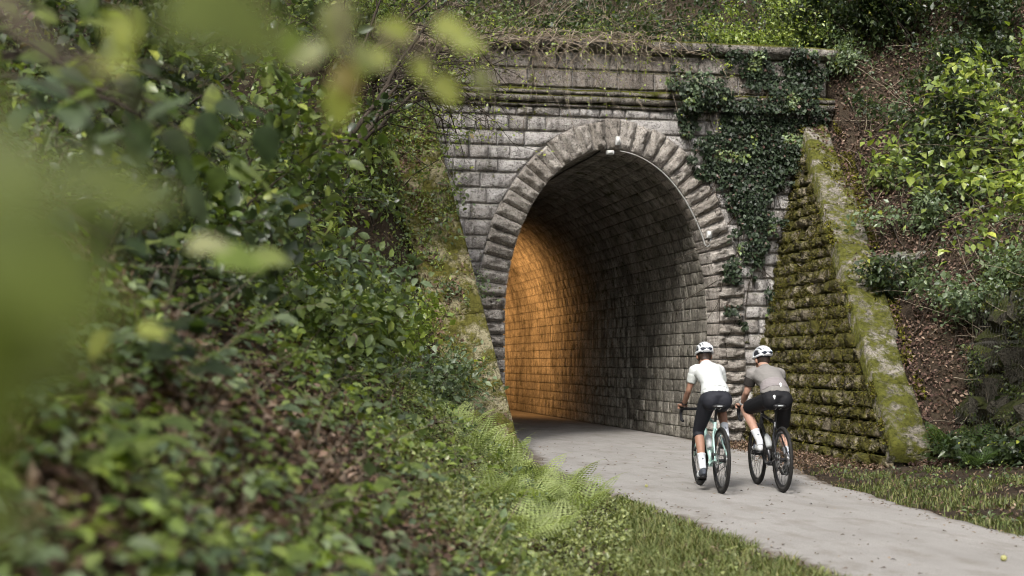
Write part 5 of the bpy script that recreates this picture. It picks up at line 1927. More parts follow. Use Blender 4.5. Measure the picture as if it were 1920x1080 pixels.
# outline of the ivy in wall coordinates (x, z)
ivyw = np.array([on_plane_y(a, b_, -0.15)[[0, 2]] for a, b_ in poly])
t = thing('ivy', 'dark ivy sheet covering the right side of the portal wall and cornice', 'ivy', (2.8, -0.05, 1.0))
o0 = np.array(t.location)
r = np.random.default_rng(88)
x = r.uniform(ivyw[:, 0].min() - 0.2, ivyw[:, 0].max() + 0.1, 42000); z = r.uniform(ivyw[:, 1].min() - 0.2, ivyw[:, 1].max() + 0.1, 42000)
jx = x + (vnoise(x * 4, z * 4, 91) - 0.5) * 0.7 + (vnoise(x * 11, z * 11, 98) - 0.5) * 0.3; jz = z + (vnoise(x * 4, z * 4, 92) - 0.5) * 0.7 + (vnoise(x * 11, z * 11, 99) - 0.5) * 0.3
thick = vnoise(x * 2.4, z * 2.4, 93)
k = in_poly(jx, jz, ivyw) & (thick + 0.25 * vnoise(x * 9, z * 9, 94) > 0.42 + 0.1 * (z < 4.2) + 0.12 * (z < 3.4))
x, z, thick = x[k], z[k], thick[k]
n = len(x)
yb = np.where((z > 5.55) & (z < 6.0), -0.24, np.where(z > 6.48, -0.22, -0.07))
y = yb - r.random(n) * (0.05 + 0.3 * np.maximum(0, thick - 0.25))
N = norm(np.array([0, -0.75, 0.55]) + rand_dirs(r, n) * 0.55)
A = norm(np.array([0, -0.15, -0.7]) + rand_dirs(r, n) * 0.6)
Ls = 0.026 + 0.058 * r.random(n) ** 1.5
ic = pal(r, n, IVYC, 0.35)
pale = vnoise(x * 3.3, z * 3.3, 97)[:, None] > 0.74
ic = np.where(pale, pal(r, n, GREYG + GREEN, 0.3), ic)
ic = np.where(r.random((n, 1)) < 0.035, pal(r, n, DEADR, 0.3), ic)
obj('foliage', leafy_mesh('foliage', [leaf_cloud(np.stack([x, y, z], -1) - o0, A, N, Ls, Ls * r.uniform(0.65, 1.0, n), ic, False, 0.1, 0.06)], M['ivy']), t, kind='stuff')
b = MB()
for q in range(80):
    i = r.integers(0, n)
    c = curve(r, (x[i], -0.075, z[i]), (r.normal(0, 0.5), 0, -1), r.uniform(0.4, 1.5), 9, 0.18)
    c[:, 1] = np.where((c[:, 2] > 5.5) & (c[:, 2] < 6.0), -0.25, -0.085)
    b.tube(c - o0, np.linspace(0.009, 0.004, 9), 4, False)
obj('stems', b.mesh('stems', M['bark']), t, kind='stuff')
# small ivy tuft on the cornice
t = thing('ivy', 'small glossy ivy tuft on the cornice left of the big ivy sheet', 'ivy', (1.42, -0.22, 5.85))
n = 420
P = r.normal(0, 1, (n, 3)) * np.array([0.16, 0.06, 0.12]) + np.array([0, -0.08, 0.1])
obj('foliage', leafy_mesh('foliage', [leaf_cloud(P, norm(np.array([0, -0.2, -0.5]) + rand_dirs(r, n) * 0.7), norm(np.array([0, -0.7, 0.6]) + rand_dirs(r, n) * 0.4), 0.065, 0.055, pal(r, n, IVYC + GREYG))], M['ivy']), t, kind='stuff')

# ---- thin leafy sprays in front of the left wall
for q, (px, py, d, lab) in enumerate([(905, 335, 21.5, 'thin spray of green leaves hanging in front of the grey wall left of the arch'), (885, 400, 21.2, 'little drooping leaf sprig just above the mossy wing wall edge')]):
    r = np.random.default_rng(1200 + q)
    p0 = at(px - 85, py + 10, d)
    t = thing('leaf_spray', lab, 'branch', tuple(p0), group='leaf sprays before the left wall')
    b = MB(); An = []
    for s in range(3):
        c = curve(r, (0, 0, 0), (1, 0.2, r.uniform(-0.25, 0.3)), r.uniform(0.5, 0.8), 9, 0.13, 0.06)
        b.tube(c, np.linspace(0.006, 0.002, 9), 4, False); An += list(c[2:])
    obj('twig', b.mesh('twig', M['twig']), t)
    An = np.array(An)
    for s in range(34):
        P = An[r.integers(0, len(An))][None] + r.normal(0, 0.05, (1, 3))
        V, F, C = leaf_cloud(0 * P, norm(rand_dirs(r, 1) + np.array([0.2, 0, -0.4])), norm(rand_dirs(r, 1) * 0.5 + np.array([0, -0.5, 0.8])), 0.085 * r.uniform(0.7, 1.2), 0.058, pal(r, 1, GREYG + GREEN), True)
        obj('leaf', mesh_np('leaf', V, F, M['leaf'], C), t, loc=tuple(P[0]))

# ---- litter and plants of the right slope
r = np.random.default_rng(131)
n = 90000
u = r.uniform(2.2, 9.5, n); v = r.uniform(-10.5, 0.3, n)
backr = wing_r_face(v) + 0.2 * wing_r_top(v) + 0.55
gg = np.interp(v, GAB_V, GAB_U)
k = np.where(v > -5.2, u > backr, ((u > gg + 1.25) & (u < 6.2)) | ((v > -6.9) & (u > backr - 0.5) & (u < gg + 0.5))) & (vnoise(u * 1.5, v * 1.5, 51) * 0.6 + vnoise(u * 5, v * 5, 55) * 0.4 > 0.3)
ground_leaves('leaf_litter', 'reddish brown fallen leaves covering the slope above the right wing wall', r, u[k], v[k], 0.055, DEADR + DEADC[2:5], 'dead', (0.0, 0.06), 0.55, cat='leaf litter')
n = 30000
u = r.uniform(3.0, 10, n); v = r.uniform(-10, 0.35, n)
backr = wing_r_face(v) + 0.2 * wing_r_top(v) + 0.8
k = (u > backr) & (vnoise(u * 0.9, v * 0.9, 52) + 0.16 * (u - 5.2) > 0.5)
ground_leaves('slope_undergrowth', 'dark green herbs growing over the upper right slope', r, u[k], v[k], 0.075, DARKG + GREYG[:2], 'leaf', (0.05, 0.45), 0.45, cat='undergrowth', up=0.5)
b = MB()
for q in range(800):
    a_, b_ = r.uniform(3.2, 8), r.uniform(-9, 0)
    if b_ > -5.9 and a_ < wing_r_face(b_) + 0.2 * float(wing_r_top(b_)) + 0.5:
        continue
    p0 = np.array([a_, b_, float(height(a_, b_)) + 0.02])
    b.tube(curve(r, p0, rand_dirs(r, 1)[0] * 0.8 + np.array([-0.3, -0.2, 0.35]), r.uniform(0.3, 1.0), 6, 0.16, 0.05), np.linspace(0.007, 0.002, 6), 3, False)
o_ = obj('dead_stalks', b.mesh('dead_stalks', M['twig_pale']), kind='stuff'); o_['label'] = 'pale dry stalks and twigs over the right slope'; o_['category'] = 'twigs'

b = MB()
for q in range(330):
    a_, b_ = r.uniform(3.3, 7.5), r.uniform(-7.5, 0.2)
    if b_ > -5.9 and a_ < wing_r_face(b_) + 0.2 * float(wing_r_top(b_)) + 0.6:
        continue
    c = curve(r, (a_, b_, 0), (r.normal(-0.5, 0.5), r.normal(-0.2, 0.6), 0), r.uniform(0.5, 1.6), 10, 0.22)
    c[:, 2] = height(c[:, 0], c[:, 1]) + 0.03 + 0.1 * np.abs(np.sin(np.linspace(0, r.uniform(2, 6), 10)))
    if np.ptp(c[:, 2]) < 1.4:
        b.tube(c, np.linspace(r.uniform(0.006, 0.02), 0.004, 10), 4, False)
o_ = obj('roots', b.mesh('roots', M['bark']), kind='stuff'); o_['label'] = 'dark roots and fallen branches lying over the right slope'; o_['category'] = 'roots'

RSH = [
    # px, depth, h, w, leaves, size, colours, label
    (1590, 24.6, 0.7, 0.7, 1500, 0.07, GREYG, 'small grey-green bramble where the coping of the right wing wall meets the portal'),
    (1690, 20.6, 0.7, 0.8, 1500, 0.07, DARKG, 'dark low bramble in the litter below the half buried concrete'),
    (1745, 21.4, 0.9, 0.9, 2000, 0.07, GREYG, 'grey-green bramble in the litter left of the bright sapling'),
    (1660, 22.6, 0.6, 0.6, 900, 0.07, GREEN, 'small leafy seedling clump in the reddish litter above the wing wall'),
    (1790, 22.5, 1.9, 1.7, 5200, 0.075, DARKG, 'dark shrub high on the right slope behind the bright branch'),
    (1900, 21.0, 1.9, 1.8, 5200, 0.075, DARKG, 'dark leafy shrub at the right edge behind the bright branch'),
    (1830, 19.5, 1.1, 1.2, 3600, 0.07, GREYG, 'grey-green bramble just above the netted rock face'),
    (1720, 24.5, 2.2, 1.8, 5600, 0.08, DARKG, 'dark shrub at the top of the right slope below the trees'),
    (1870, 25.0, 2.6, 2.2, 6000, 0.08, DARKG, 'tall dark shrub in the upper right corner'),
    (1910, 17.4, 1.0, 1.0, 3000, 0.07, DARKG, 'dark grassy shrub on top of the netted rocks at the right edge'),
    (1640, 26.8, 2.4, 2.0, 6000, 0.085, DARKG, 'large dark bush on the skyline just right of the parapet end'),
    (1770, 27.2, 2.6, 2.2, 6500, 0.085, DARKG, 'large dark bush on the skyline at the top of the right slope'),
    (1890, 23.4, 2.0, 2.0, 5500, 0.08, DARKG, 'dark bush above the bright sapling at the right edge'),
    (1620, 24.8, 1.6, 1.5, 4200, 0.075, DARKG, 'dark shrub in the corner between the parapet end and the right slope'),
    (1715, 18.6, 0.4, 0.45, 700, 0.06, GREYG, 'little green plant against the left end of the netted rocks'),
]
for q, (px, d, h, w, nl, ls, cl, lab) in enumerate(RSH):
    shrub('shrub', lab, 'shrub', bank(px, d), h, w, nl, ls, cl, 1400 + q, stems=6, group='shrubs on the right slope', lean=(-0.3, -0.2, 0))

# bright overhanging branches at the right edge
base = np.array([4.6, -7.6, float(height(4.6, -7.6)) - 0.1])
t = thing('hazel_sapling', 'sapling with bright yellow-green leaves reaching in from the right edge', 'sapling', tuple(base))
r = np.random.default_rng(1501)
tips = []
b = MB()
TG = [(1935, 110), (1860, 180), (1780, 250), (1735, 330), (1760, 420), (1850, 330), (1900, 230), (1870, 420), (1800, 180), (1930, 380), (1830, 130), (1720, 270)]
for q, (px, py) in enumerate(TG):
    e = at(px, py, 15.2 + 0.25 * math.sin(q * 2.3)) - base
    m = np.array([0.15, 0.1, max(1.3, e[2] * 0.75)]) + r.normal(0, 0.1, 3)
    tq = np.linspace(0, 1, 10)[:, None]
    c = (1 - tq) ** 2 * np.array([0, 0, 0]) + 2 * tq * (1 - tq) * m + tq ** 2 * e + r.normal(0, 0.012, (10, 3))
    b.tube(c, np.linspace(0.016, 0.004, 10), 5, False)
    for _ in range(6):
        i = r.integers(5, 10)
        c2 = curve(r, c[i], (e - m) * 0.6 + rand_dirs(r, 1)[0] * 0.9, r.uniform(0.25, 0.6), 6, 0.15, 0.06)
        b.tube(c2, np.linspace(0.005, 0.002, 6), 3, False)
        tips += list(c2[1:])
    tips += list(c[6:])
obj('stems', b.mesh('stems', M['twig']), t)
An = np.array(tips)
# the brightest, largest leaves one by one, the rest as one mass
LM = []
for s in range(6):
    V, F, C = leaf_cloud(np.zeros((1, 3)), np.array([[0, 1.0, 0]]), np.array([[0, 0, 1.0]]), 1.0, 0.66, pal(r, 1, YELG), True, 0.12, 0.1)
    LM.append(mesh_np('leaf', V, F, M['leaf'], C))
for s in range(290):
    p = An[r.integers(0, len(An))] + r.normal(0, 0.07, 3)
    L_ = r.uniform(0.09, 0.16)
    N = norm(np.array([-0.25, -0.35, 0.85]) + rand_dirs(r, 1)[0] * 0.4); A = norm(np.cross(N, rand_dirs(r, 1)[0]) + np.array([-0.3, -0.2, -0.25]))
    A = norm(A - N * N.dot(A)); S_ = np.cross(A, N)
    mt = Matrix((tuple(S_), tuple(A), tuple(N))).transposed()
    o = obj('leaf', LM[r.integers(0, 6)], t, loc=tuple(p), rot=mt.to_euler(), scale=(L_, L_, L_))
nl = 2400
k = r.integers(0, len(An), nl)
Ls = 0.1 * r.uniform(0.6, 1.2, nl)
obj('foliage', leafy_mesh('foliage', [leaf_cloud(An[k] + r.normal(0, 0.12, (nl, 3)), rand_dirs(r, nl), norm(rand_dirs(r, nl) * 0.5 + np.array([-0.2, -0.3, 0.8])), Ls, Ls * 0.65, pal(r, nl, YELG[1:2] + YELG[3:] + FRESH + GREEN[:2]))], M['leaf']), t, kind='stuff')

# ---- netted rock face at the right
rf = thing('rock_face', 'dark mossy rock face held behind wire netting on the right', 'rock face', (3.0, -7.5, 0.0))
o0 = np.array(rf.location)
RL = []
for s in range(7):
    bm = bmesh.new(); bmesh.ops.create_icosphere(bm, subdivisions=2, radius=0.5)
    rr = random.Random(s)
    for vtx in bm.verts:
        q = vtx.co
        d = 1 + 0.28 * math.sin(q.x * 7 + s) * math.sin(q.y * 6 + 2 * s) + 0.2 * math.sin(q.z * 9 + s * 3) + rr.uniform(-0.08, 0.08)
        vtx.co = Vector([max(-0.36, min(0.36, c * d)) for c in q])
    me = bpy.data.meshes.new('rock'); bm.to_mesh(me); bm.free(); me.materials.append(M['rock']); RL.append(me)
r = np.random.default_rng(1601)


def face_u(v, z):
    g = np.interp(v, GAB_V, GAB_U)
    return g + 0.08 + 0.16 * z + 0.16 * np.floor(z / 0.8)


zz = 0.1
while zz < 2.35:
    v = -10.2
    while v < -4.9:
        w = r.uniform(0.35, 0.62)
        hgt = r.uniform(0.34, 0.5)
        ub = float(face_u(v, zz))
        top = float(height(ub + 0.6, v))
        if zz < 2.2:
            obj('rock', RL[r.integers(0, 7)], rf, loc=(ub + 0.05 - o0[0] + r.normal(0, 0.04), v - o0[1], zz - o0[2] + r.normal(0, 0.03)), rot=tuple(r.normal(0, 0.35, 3)), scale=(0.6, w * 1.25, hgt * 1.35))
        v += w
    zz += 0.31
net = MB()
for q in range(62):
    v0 = -10.2 + q * 0.085
    zs = np.arange(0.0, 2.35, 0.055)
    k = np.arange(len(zs))
    v_ = v0 + np.where((k % 4) < 2, 0.0, 0.0425) + np.where(k % 2 == 0, 0, 0)
    sag = 0.04 * np.sin(zs * 5 + q * 0.2)
    u_ = face_u(v_, zs) - 0.2 - 0.03 * vnoise(v_ * 3, zs * 3, 61) + sag * 0.3
    net.tube(np.stack([u_, v_, zs], -1), 0.0015, 3, False)
    net.tube(np.stack([u_, v0 + np.where((k % 4) < 2, 0.085, 0.0425), zs], -1), 0.0015, 3, False)
M['wire'] = plain('galvanised wire', (0.12, 0.115, 0.1), 0.7, 0.3, 0.2)
o_ = obj('wire_netting', net.mesh('wire_netting', M['wire'])); tag(o_, 'sagging wire netting stretched over the mossy rock face', 'netting', kind='stuff')
n = 16000
v = r.uniform(-10.2, -4.9, n); z = r.uniform(0.1, 2.4, n)
k = vnoise(v * 2.2, z * 2.2, 71) * 0.6 + vnoise(v * 7, z * 7, 72) * 0.4 > 0.45
v, z = v[k], z[k]; n = len(v)
P = np.stack([face_u(v, z) - 0.14 - 0.08 * r.random(n), v, z], -1)
o_ = obj('wall_plants', leafy_mesh('wall_plants', [leaf_cloud(P, norm(rand_dirs(r, n) + np.array([-0.4, 0, -0.6])), norm(rand_dirs(r, n) * 0.6 + np.array([-0.7, 0, 0.6])), 0.06 * r.uniform(0.5, 1.3, n), 0.035 * r.uniform(0.5, 1.3, n), pal(r, n, DARKG + GREEN[:2] + MOSSC[:2]))], M['leaf']), kind='stuff')
o_['label'] = 'small dark plants and moss growing through the wire netting'; o_['category'] = 'undergrowth'

# concrete blocks half buried in the right slope
for q, (px, py, d, s, lab) in enumerate([(1703, 520, 21.4, (0.55, 0.5, 0.5), 'weathered concrete block half buried in the litter right of the wing wall'), (1662, 500, 21.8, (0.3, 0.4, 0.3), 'smaller concrete lump beside the half buried block')]):
    p = np.array([(3.83, -3.12, 2.78), (3.52, -3.0, 2.85)][q])
    bm = bmesh.new(); bmesh.ops.create_cube(bm, size=1.0)
    bmesh.ops.subdivide_edges(bm, edges=bm.edges[:], cuts=2, use_grid_fill=True)
    rr = random.Random(q)
    for vtx in bm.verts:
        vtx.co = Vector((vtx.co.x * s[0] + rr.uniform(-.03, .03), vtx.co.y * s[1] + rr.uniform(-.03, .03), vtx.co.z * s[2] + rr.uniform(-.03, .03)))
    bmesh.ops.bevel(bm, geom=bm.edges[:], offset=0.012, segments=1, affect='EDGES')
    me = bpy.data.meshes.new('concrete_block'); bm.to_mesh(me); bm.free(); me.materials.append(M['concrete'])
    o_ = obj('concrete_block', me, loc=tuple(p), rot=(0.1, -0.25, 0.3)); tag(o_, lab, 'concrete block', 'concrete blocks in the right slope')

# ---- ferns
r = np.random.default_rng(171)


def frond_mesh(r, ln, colors, arch=0.9):
    k = 21
    s = np.linspace(0, 1, k)
    ang = R(68) - arch * 1.35 * s ** 1.3
    y = np.concatenate([[0], np.cumsum(np.cos(ang[:-1]) / (k - 1))]) * ln
    z = np.concatenate([[0], np.cumsum(np.sin(ang[:-1]) / (k - 1))]) * ln
    C = np.stack([0 * y, y, z], -1)
    T = norm(np.gradient(C, axis=0)); X = np.array([1.0, 0, 0])
    U = np.cross(X, T)
    base = pal(r, 1, colors)[0]
    Vs = []; F4 = []; F3 = []; n = 0
    V, Q = tube(C, np.linspace(0.004, 0.001, k), 3)
    Vs.append(V); F4.append(Q); n += len(V)
    for i in range(3, k):
        w = ln * 0.3 * math.sin(math.pi * min(1, (s[i] * 0.86 + 0.2))) ** 0.9 * (1 - s[i] ** 6)
        w = max(w, 0.012)
        for sd in (-1, 1):
            d = norm(X * sd + T[i] * 0.45 - U[i] * 0.18)
            m = 5
            tp = np.linspace(0, 1, m)
            cen = C[i] + d * (tp * w)[:, None] - U[i] * (0.12 * w * tp ** 2)[:, None]
            wd = (ln * 0.02) * (1 - tp * 0.8) * min(1, w / (ln * 0.1)) + 0.001
            # saw-toothed leaflet: paired pinnules as triangles
            for j in range(m - 1):
                q0, q1 = cen[j], cen[j + 1]
                t1 = q0 * 0.35 + q1 * 0.65 + T[i] * wd[j] * 1.25
                t2 = q0 * 0.35 + q1 * 0.65 - T[i] * wd[j] * 1.25
                Vs.append(np.array([q0, q1, t1, t2])); F3.append(np.array([[0, 1, 2], [0, 3, 1]]) + n); n += 4
    V = np.concatenate(Vs)
    return mesh_np('frond', V, [np.concatenate(F4), np.concatenate(F3)], M['leaf_fern'], np.repeat(base[None] , len(V), 0) * (1 + 0.15 * r.normal(0, 1, (len(V), 1))))


M['leaf_fern'] = leaf_mat('fern frond', 0.6, 0.25, 0.4)
FV = [frond_mesh(r, 1.0, FERNC, a) for a in (0.8, 0.95, 1.1, 1.0, 0.7)]
FD = [frond_mesh(r, 1.0, [(0.06, 0.1, 0.03), (0.085, 0.13, 0.045)], a) for a in (0.8, 1.0, 1.1)]
FERNS = [
    # px, depth, size, fronds, dark, label
    (880, 18.9, 0.83, 9, 0, 'light green fern against the foot of the left mossy wing wall'),
    (935, 17.6, 0.64, 9, 0, 'fern at the corner of the left wing wall beside the path'),
    (860, 16.6, 0.69, 9, 0, 'fern on the bank a step up from the wing wall corner'),
    (1005, 15.6, 0.57, 9, 0, 'fern spreading over the damp edge of the path'),
    (945, 14.6, 0.69, 9, 0, 'large pale fern at the toe of the bank halfway to the wing wall'),
    (1055, 13.9, 0.59, 9, 0, 'fern with fronds reaching over the path edge'),
    (880, 13.2, 0.57, 9, 0, 'pale fern amid leaf litter up the bank'),
    (985, 12.4, 0.64, 9, 0, 'pale green fern in the row along the grass edge'),
    (1090, 12.6, 0.56, 9, 0, 'fern next to the grass verge with arched fronds'),
    (930, 11.2, 0.57, 9, 0, 'fern behind the lowest ferns of the bank'),
    (1035, 10.8, 0.52, 9, 0, 'small fern bordering the near grass'),
    (975, 9.8, 0.49, 9, 0, 'small pale fern at the bottom edge of the picture'),
    (840, 14.8, 0.55, 8, 0, 'pale fern half way up the bank above the fern row'),
    (905, 15.6, 0.6, 9, 0, 'pale fern between the wing wall corner and the toe of the bank'),
    (1020, 12.9, 0.5, 8, 0, 'pale fern in the middle of the fern row'),
    (1790, 17.6, 0.75, 10, 1, 'dark green fern in front of the netted rock face'),
    (1835, 16.8, 0.5, 8, 1, 'smaller dark fern right of the big one below the netting'),
    (1885, 18.2, 0.45, 7, 1, 'dark fern tuft growing low on the netted rocks'),
]
for q, (px, d, sz, nf_, dk, lab) in enumerate(FERNS):
    t = thing('fern', lab, 'fern', bank(px, d, 0.0), r.uniform(0, 6), 'ferns along the path')
    for k in range(nf_):
        s = sz * r.uniform(0.75, 1.15)
        obj('frond', (FD if dk else FV)[r.integers(0, 3 if dk else 5)], t, rot=(r.uniform(-0.25, 0.2), r.normal(0, 0.12), k / nf_ * 2 * math.pi + r.normal(0, 0.2)), scale=(s, s, s))

# bright small herbs among the ferns
u, v = scatter(r, 26000, 700, 1180, 7.6, 19, 0.9)
toe = np.interp(v, TOE_V, TOE_U)
k = (u < toe + 0.75 + 0.7 * vnoise(u * 2, v * 2, 81)) & (u > toe - 1.9) & (v < -3.2) & off_path(u, v, 0.05) & (vnoise(u * 1.7, v * 1.7, 82) * 0.6 + vnoise(u * 5, v * 5, 83) * 0.4 + 0.13 * np.minimum(0, u - toe + 0.5) > 0.36)
ground_leaves('herbs', 'light green herbs and moss filling the gaps between the ferns', r, u[k], v[k], 0.036, HERBC, 'leaf', (0.02, 0.16), 0.45, cat='undergrowth', up=0.5)

# ---- grass verges
def grass(name, label, r, u, v, hgt, colors):
    n = len(u)
    z = ground_z(u, v)
    P = np.stack([u, v, z - 0.01], -1)
    a = r.uniform(0, 2 * np.pi, n)
    D = np.stack([np.cos(a), np.sin(a), np.zeros(n)], -1)
    S = np.stack([-np.sin(a), np.cos(a), np.zeros(n)], -1)
    h = hgt * r.uniform(0.4, 1.3, n)[:, None]; ln = (0.25 + 0.7 * r.random((n, 1))) * h; w = 0.0042 * r.uniform(0.6, 1.6, (n, 1))
    Z = np.array([0, 0, 1.0])
    V = np.stack([P - S * w, P + S * w, P + D * ln * 0.35 + Z * h * 0.6 + S * w * .8, P + D * ln * 0.35 + Z * h * 0.6 - S * w * .8, P + D * ln + Z * h * 0.9], 1).reshape(-1, 3)
    b = np.arange(n)[:, None] * 5
    o = obj(name, mesh_np(name, V, [b + np.array([[0, 1, 2, 3]]), b + np.array([[3, 2, 4]])], M['grass'], np.repeat(pal(r, n, colors, 0.3), 5, 0)), kind='stuff')
    o['label'] = label; o['category'] = 'grass'


u, v = scatter(r, 60000, 950, 1640, 8.0, 16.5, 1.0)
toe = np.interp(v, TOE_V, TOE_U); pl_ = np.interp(v, PATH_V, PATH_L)
k = (u > toe + 0.5 + 0.7 * (vnoise(u * 1.4, v * 1.4, 83) - 0.4)) & (u < pl_ + 0.02 + 0.12 * (vnoise(u * 4, v * 4, 84) - 0.5)) & (v < -7.2) & (vnoise(u * 2.2, v * 2.2, 85) * 0.65 + vnoise(u * 6, v * 6, 86) * 0.35 > 0.34)
grass('grass_verge', 'grass and clover between the bank and the near edge of the path', r, u[k], v[k], 0.1, GRASSC)
u2, v2 = scatter(r, 9000, 950, 1640, 8.0, 16, 1.0)
toe = np.interp(v2, TOE_V, TOE_U); pl_ = np.interp(v2, PATH_V, PATH_L)
k = (u2 > toe) & (u2 < pl_ - 0.05) & (v2 < -7.4) & (vnoise(u2 * 2.6, v2 * 2.6, 86) > 0.45)
ground_leaves('clover', 'small round weed leaves in the near grass verge', r, u2[k], v2[k], 0.028, HERBC, 'leaf', (0.02, 0.08), 0.6, 0.9, cat='weeds', up=0.6)
u, v = scatter(r, 40000, 1480, 2150, 9, 19, 1.0)
pr_ = np.interp(v, PATH_V, PATH_R); gg = np.interp(v, GAB_V, GAB_U)
f = (u - pr_) / np.maximum(gg - pr_, 0.2)
k = (u > pr_ - 0.04 + 0.14 * (vnoise(u * 4, v * 4, 87) - 0.5)) & (f < 0.75 + 0.3 * (vnoise(u * 2, v * 2, 88) - 0.5)) & (v < -6.3) & (vnoise(u * 1.8, v * 1.8, 89) > 0.3)
grass('grass_verge', 'thin grass along the far edge of the path below the rocks', r, u[k], v[k], 0.075, GRASSC + [(0.06, 0.08, 0.025)])
u, v = scatter(r, 5200, 1480, 2150, 9, 20, 1.0)
pr_ = np.interp(v, PATH_V, PATH_R); gg = np.interp(v, GAB_V, GAB_U)
k = (u > pr_ + 0.1) & (u < gg + 0.3) & (v < -5.9)
ground_leaves('leaf_litter', 'dead leaves gathered in the strip below the netted rocks', r, u[k], v[k], 0.042, DEADC, 'dead', (0.0, 0.04), 0.75, cat='leaf litter')
u, v = scatter(r, 5000, 1480, 2150, 9, 20, 1.0)
pr_ = np.interp(v, PATH_V, PATH_R); gg = np.interp(v, GAB_V, GAB_U)
k = (u > pr_ + 0.15) & (u < gg + 0.2) & (v < -5.9) & (vnoise(u * 1.6, v * 1.6, 95) > 0.45)
ground_leaves('weeds', 'low green weeds in the strip below the netted rocks', r, u[k], v[k], 0.05, GREEN + GREYG, 'leaf', (0.02, 0.12), 0.55, cat='weeds', up=0.5)

u, v = scatter(r, 2600, 900, 1600, 8, 17, 1.0)
toe = np.interp(v, TOE_V, TOE_U)
k = (u > toe - 0.9) & off_path(u, v, -0.05) & (u < 0) & (v < -4)
ground_leaves('leaf_litter', 'bits of dead leaf lying in the near grass verge', r, u[k], v[k], 0.04, DEADC, 'dead', (0.0, 0.05), 0.7, cat='leaf litter')

# ---- moss on the wing walls
n = 42000
v = r.uniform(-6.0, 0.0, n); z = 5.2 * r.random(n)
zt = wing_r_top(v)
k = (z < zt - 0.1) & (vnoise(v * 1.6, z * 1.6, 101) * 0.6 + vnoise(v * 6, z * 6, 102) * 0.45 + 0.08 * (z < 3.4) > 0.425)
v, z = v[k], z[k]; n = len(v)
P = np.stack([wing_r_face(v) + BAT * z - 0.03 - 0.04 * r.random(n), v, z], -1)
o_ = obj('moss', leafy_mesh('moss', [leaf_cloud(P, norm(rand_dirs(r, n) + np.array([-0.6, 0, -0.5])), norm(rand_dirs(r, n) * 0.6 + np.array([-0.6, 0, 0.5])), 0.036 * r.uniform(0.3, 1.2, n), 0.02 * r.uniform(0.5, 1.3, n), pal(r, n, MOSSC, 0.35))], M['moss']), kind='stuff')
o_['label'] = 'olive moss cushions over the stones of the right wing wall'; o_['category'] = 'moss'
n = 16000
s = r.random(n)[:, None]; w = r.random(n)
w = np.where(r.random(n) < 0.55, np.where(r.random(n) < 0.5, 0.12 * r.random(n), 1 - 0.16 * r.random(n)), w)
A0 = np.array([wing_r_face(0) + BAT * 5.35, 0.0, 5.47]); A1 = np.array([wing_r_face(VR0) + BAT * 0.2, VR0, 0.33])
P = A0 * (1 - s) + A1 * s + np.array([1.0, -0.05, 0]) * (w * 0.74 - 0.1)[:, None]
k = vnoise(P[:, 0] * 2.0, P[:, 2] * 2.0, 121) * 0.6 + vnoise(P[:, 0] * 7, P[:, 2] * 7, 122) * 0.4 + 0.25 * (s[:, 0] - 0.5) > 0.5
P = P[k]; n = len(P)
P = P + r.normal(0, 0.025, (n, 3)) + np.array([0, -0.01, 0.0])
o_ = obj('moss', leafy_mesh('moss', [leaf_cloud(P, norm(rand_dirs(r, n) + np.array([-0.2, -0.4, 0.2])), norm(rand_dirs(r, n) * 0.6 + np.array([-0.2, -0.4, 0.6])), 0.055 * r.uniform(0.4, 1.2, n), 0.03 * r.uniform(0.5, 1.3, n), pal(r, n, MOSSC + [(0.2, 0.2, 0.035)], 0.3))], M['moss']), kind='stuff')
o_['label'] = 'yellow-green moss along the sloping coping of the right wing wall'; o_['category'] = 'moss'
# dead leaves, moss on the coping of both wings
parts = []
for (A0, A1, sv, wd_, n, side) in ((np.array([wing_r_face(0) + BAT * 5.35, 0.0, 5.47]), np.array([wing_r_face(VR0) + BAT * 0.2, VR0, 0.33]), np.array([1.0, -0.05, 0]), 0.62, 2600, 1),
                                   (wl_pt(0.0, 5.46), wl_pt(-3.3, 0.08), np.array([-1.0, 0, 0]), 0.75, 5200, -1)):
    s = r.random(n)[:, None]; w = r.random(n)
    P = A0 * (1 - s) + A1 * s + sv * (w * wd_)[:, None]
    k = vnoise(P[:, 0] * 2.6, P[:, 2] * 2.6, 111) + 0.5 * w * (1 if side > 0 else 0.9) > (0.72 if side > 0 else 0.6)
    P = P[k]; nn = len(P)
    up = norm(np.cross(sv, A1 - A0)); up = up if up[2] > 0 else -up
    P = P + up * (0.015 + 0.02 * r.random((nn, 1)))
    o_ = obj('leaf_litter', leafy_mesh('leaf_litter', [leaf_cloud(P, norm(rand_dirs(r, nn) - up * 0.2), norm(up + rand_dirs(r, nn) * 0.45), 0.07 * r.uniform(0.6, 1.2, nn), 0.045 * r.uniform(0.6, 1.2, nn), pal(r, nn, DEADC if side < 0 else DEADR, 0.3))], M['dead']), kind='stuff')
    o_['label'] = 'dead leaves lying on the sloping coping of the ' + ('right' if side > 0 else 'left') + ' wing wall'; o_['category'] = 'leaf litter'

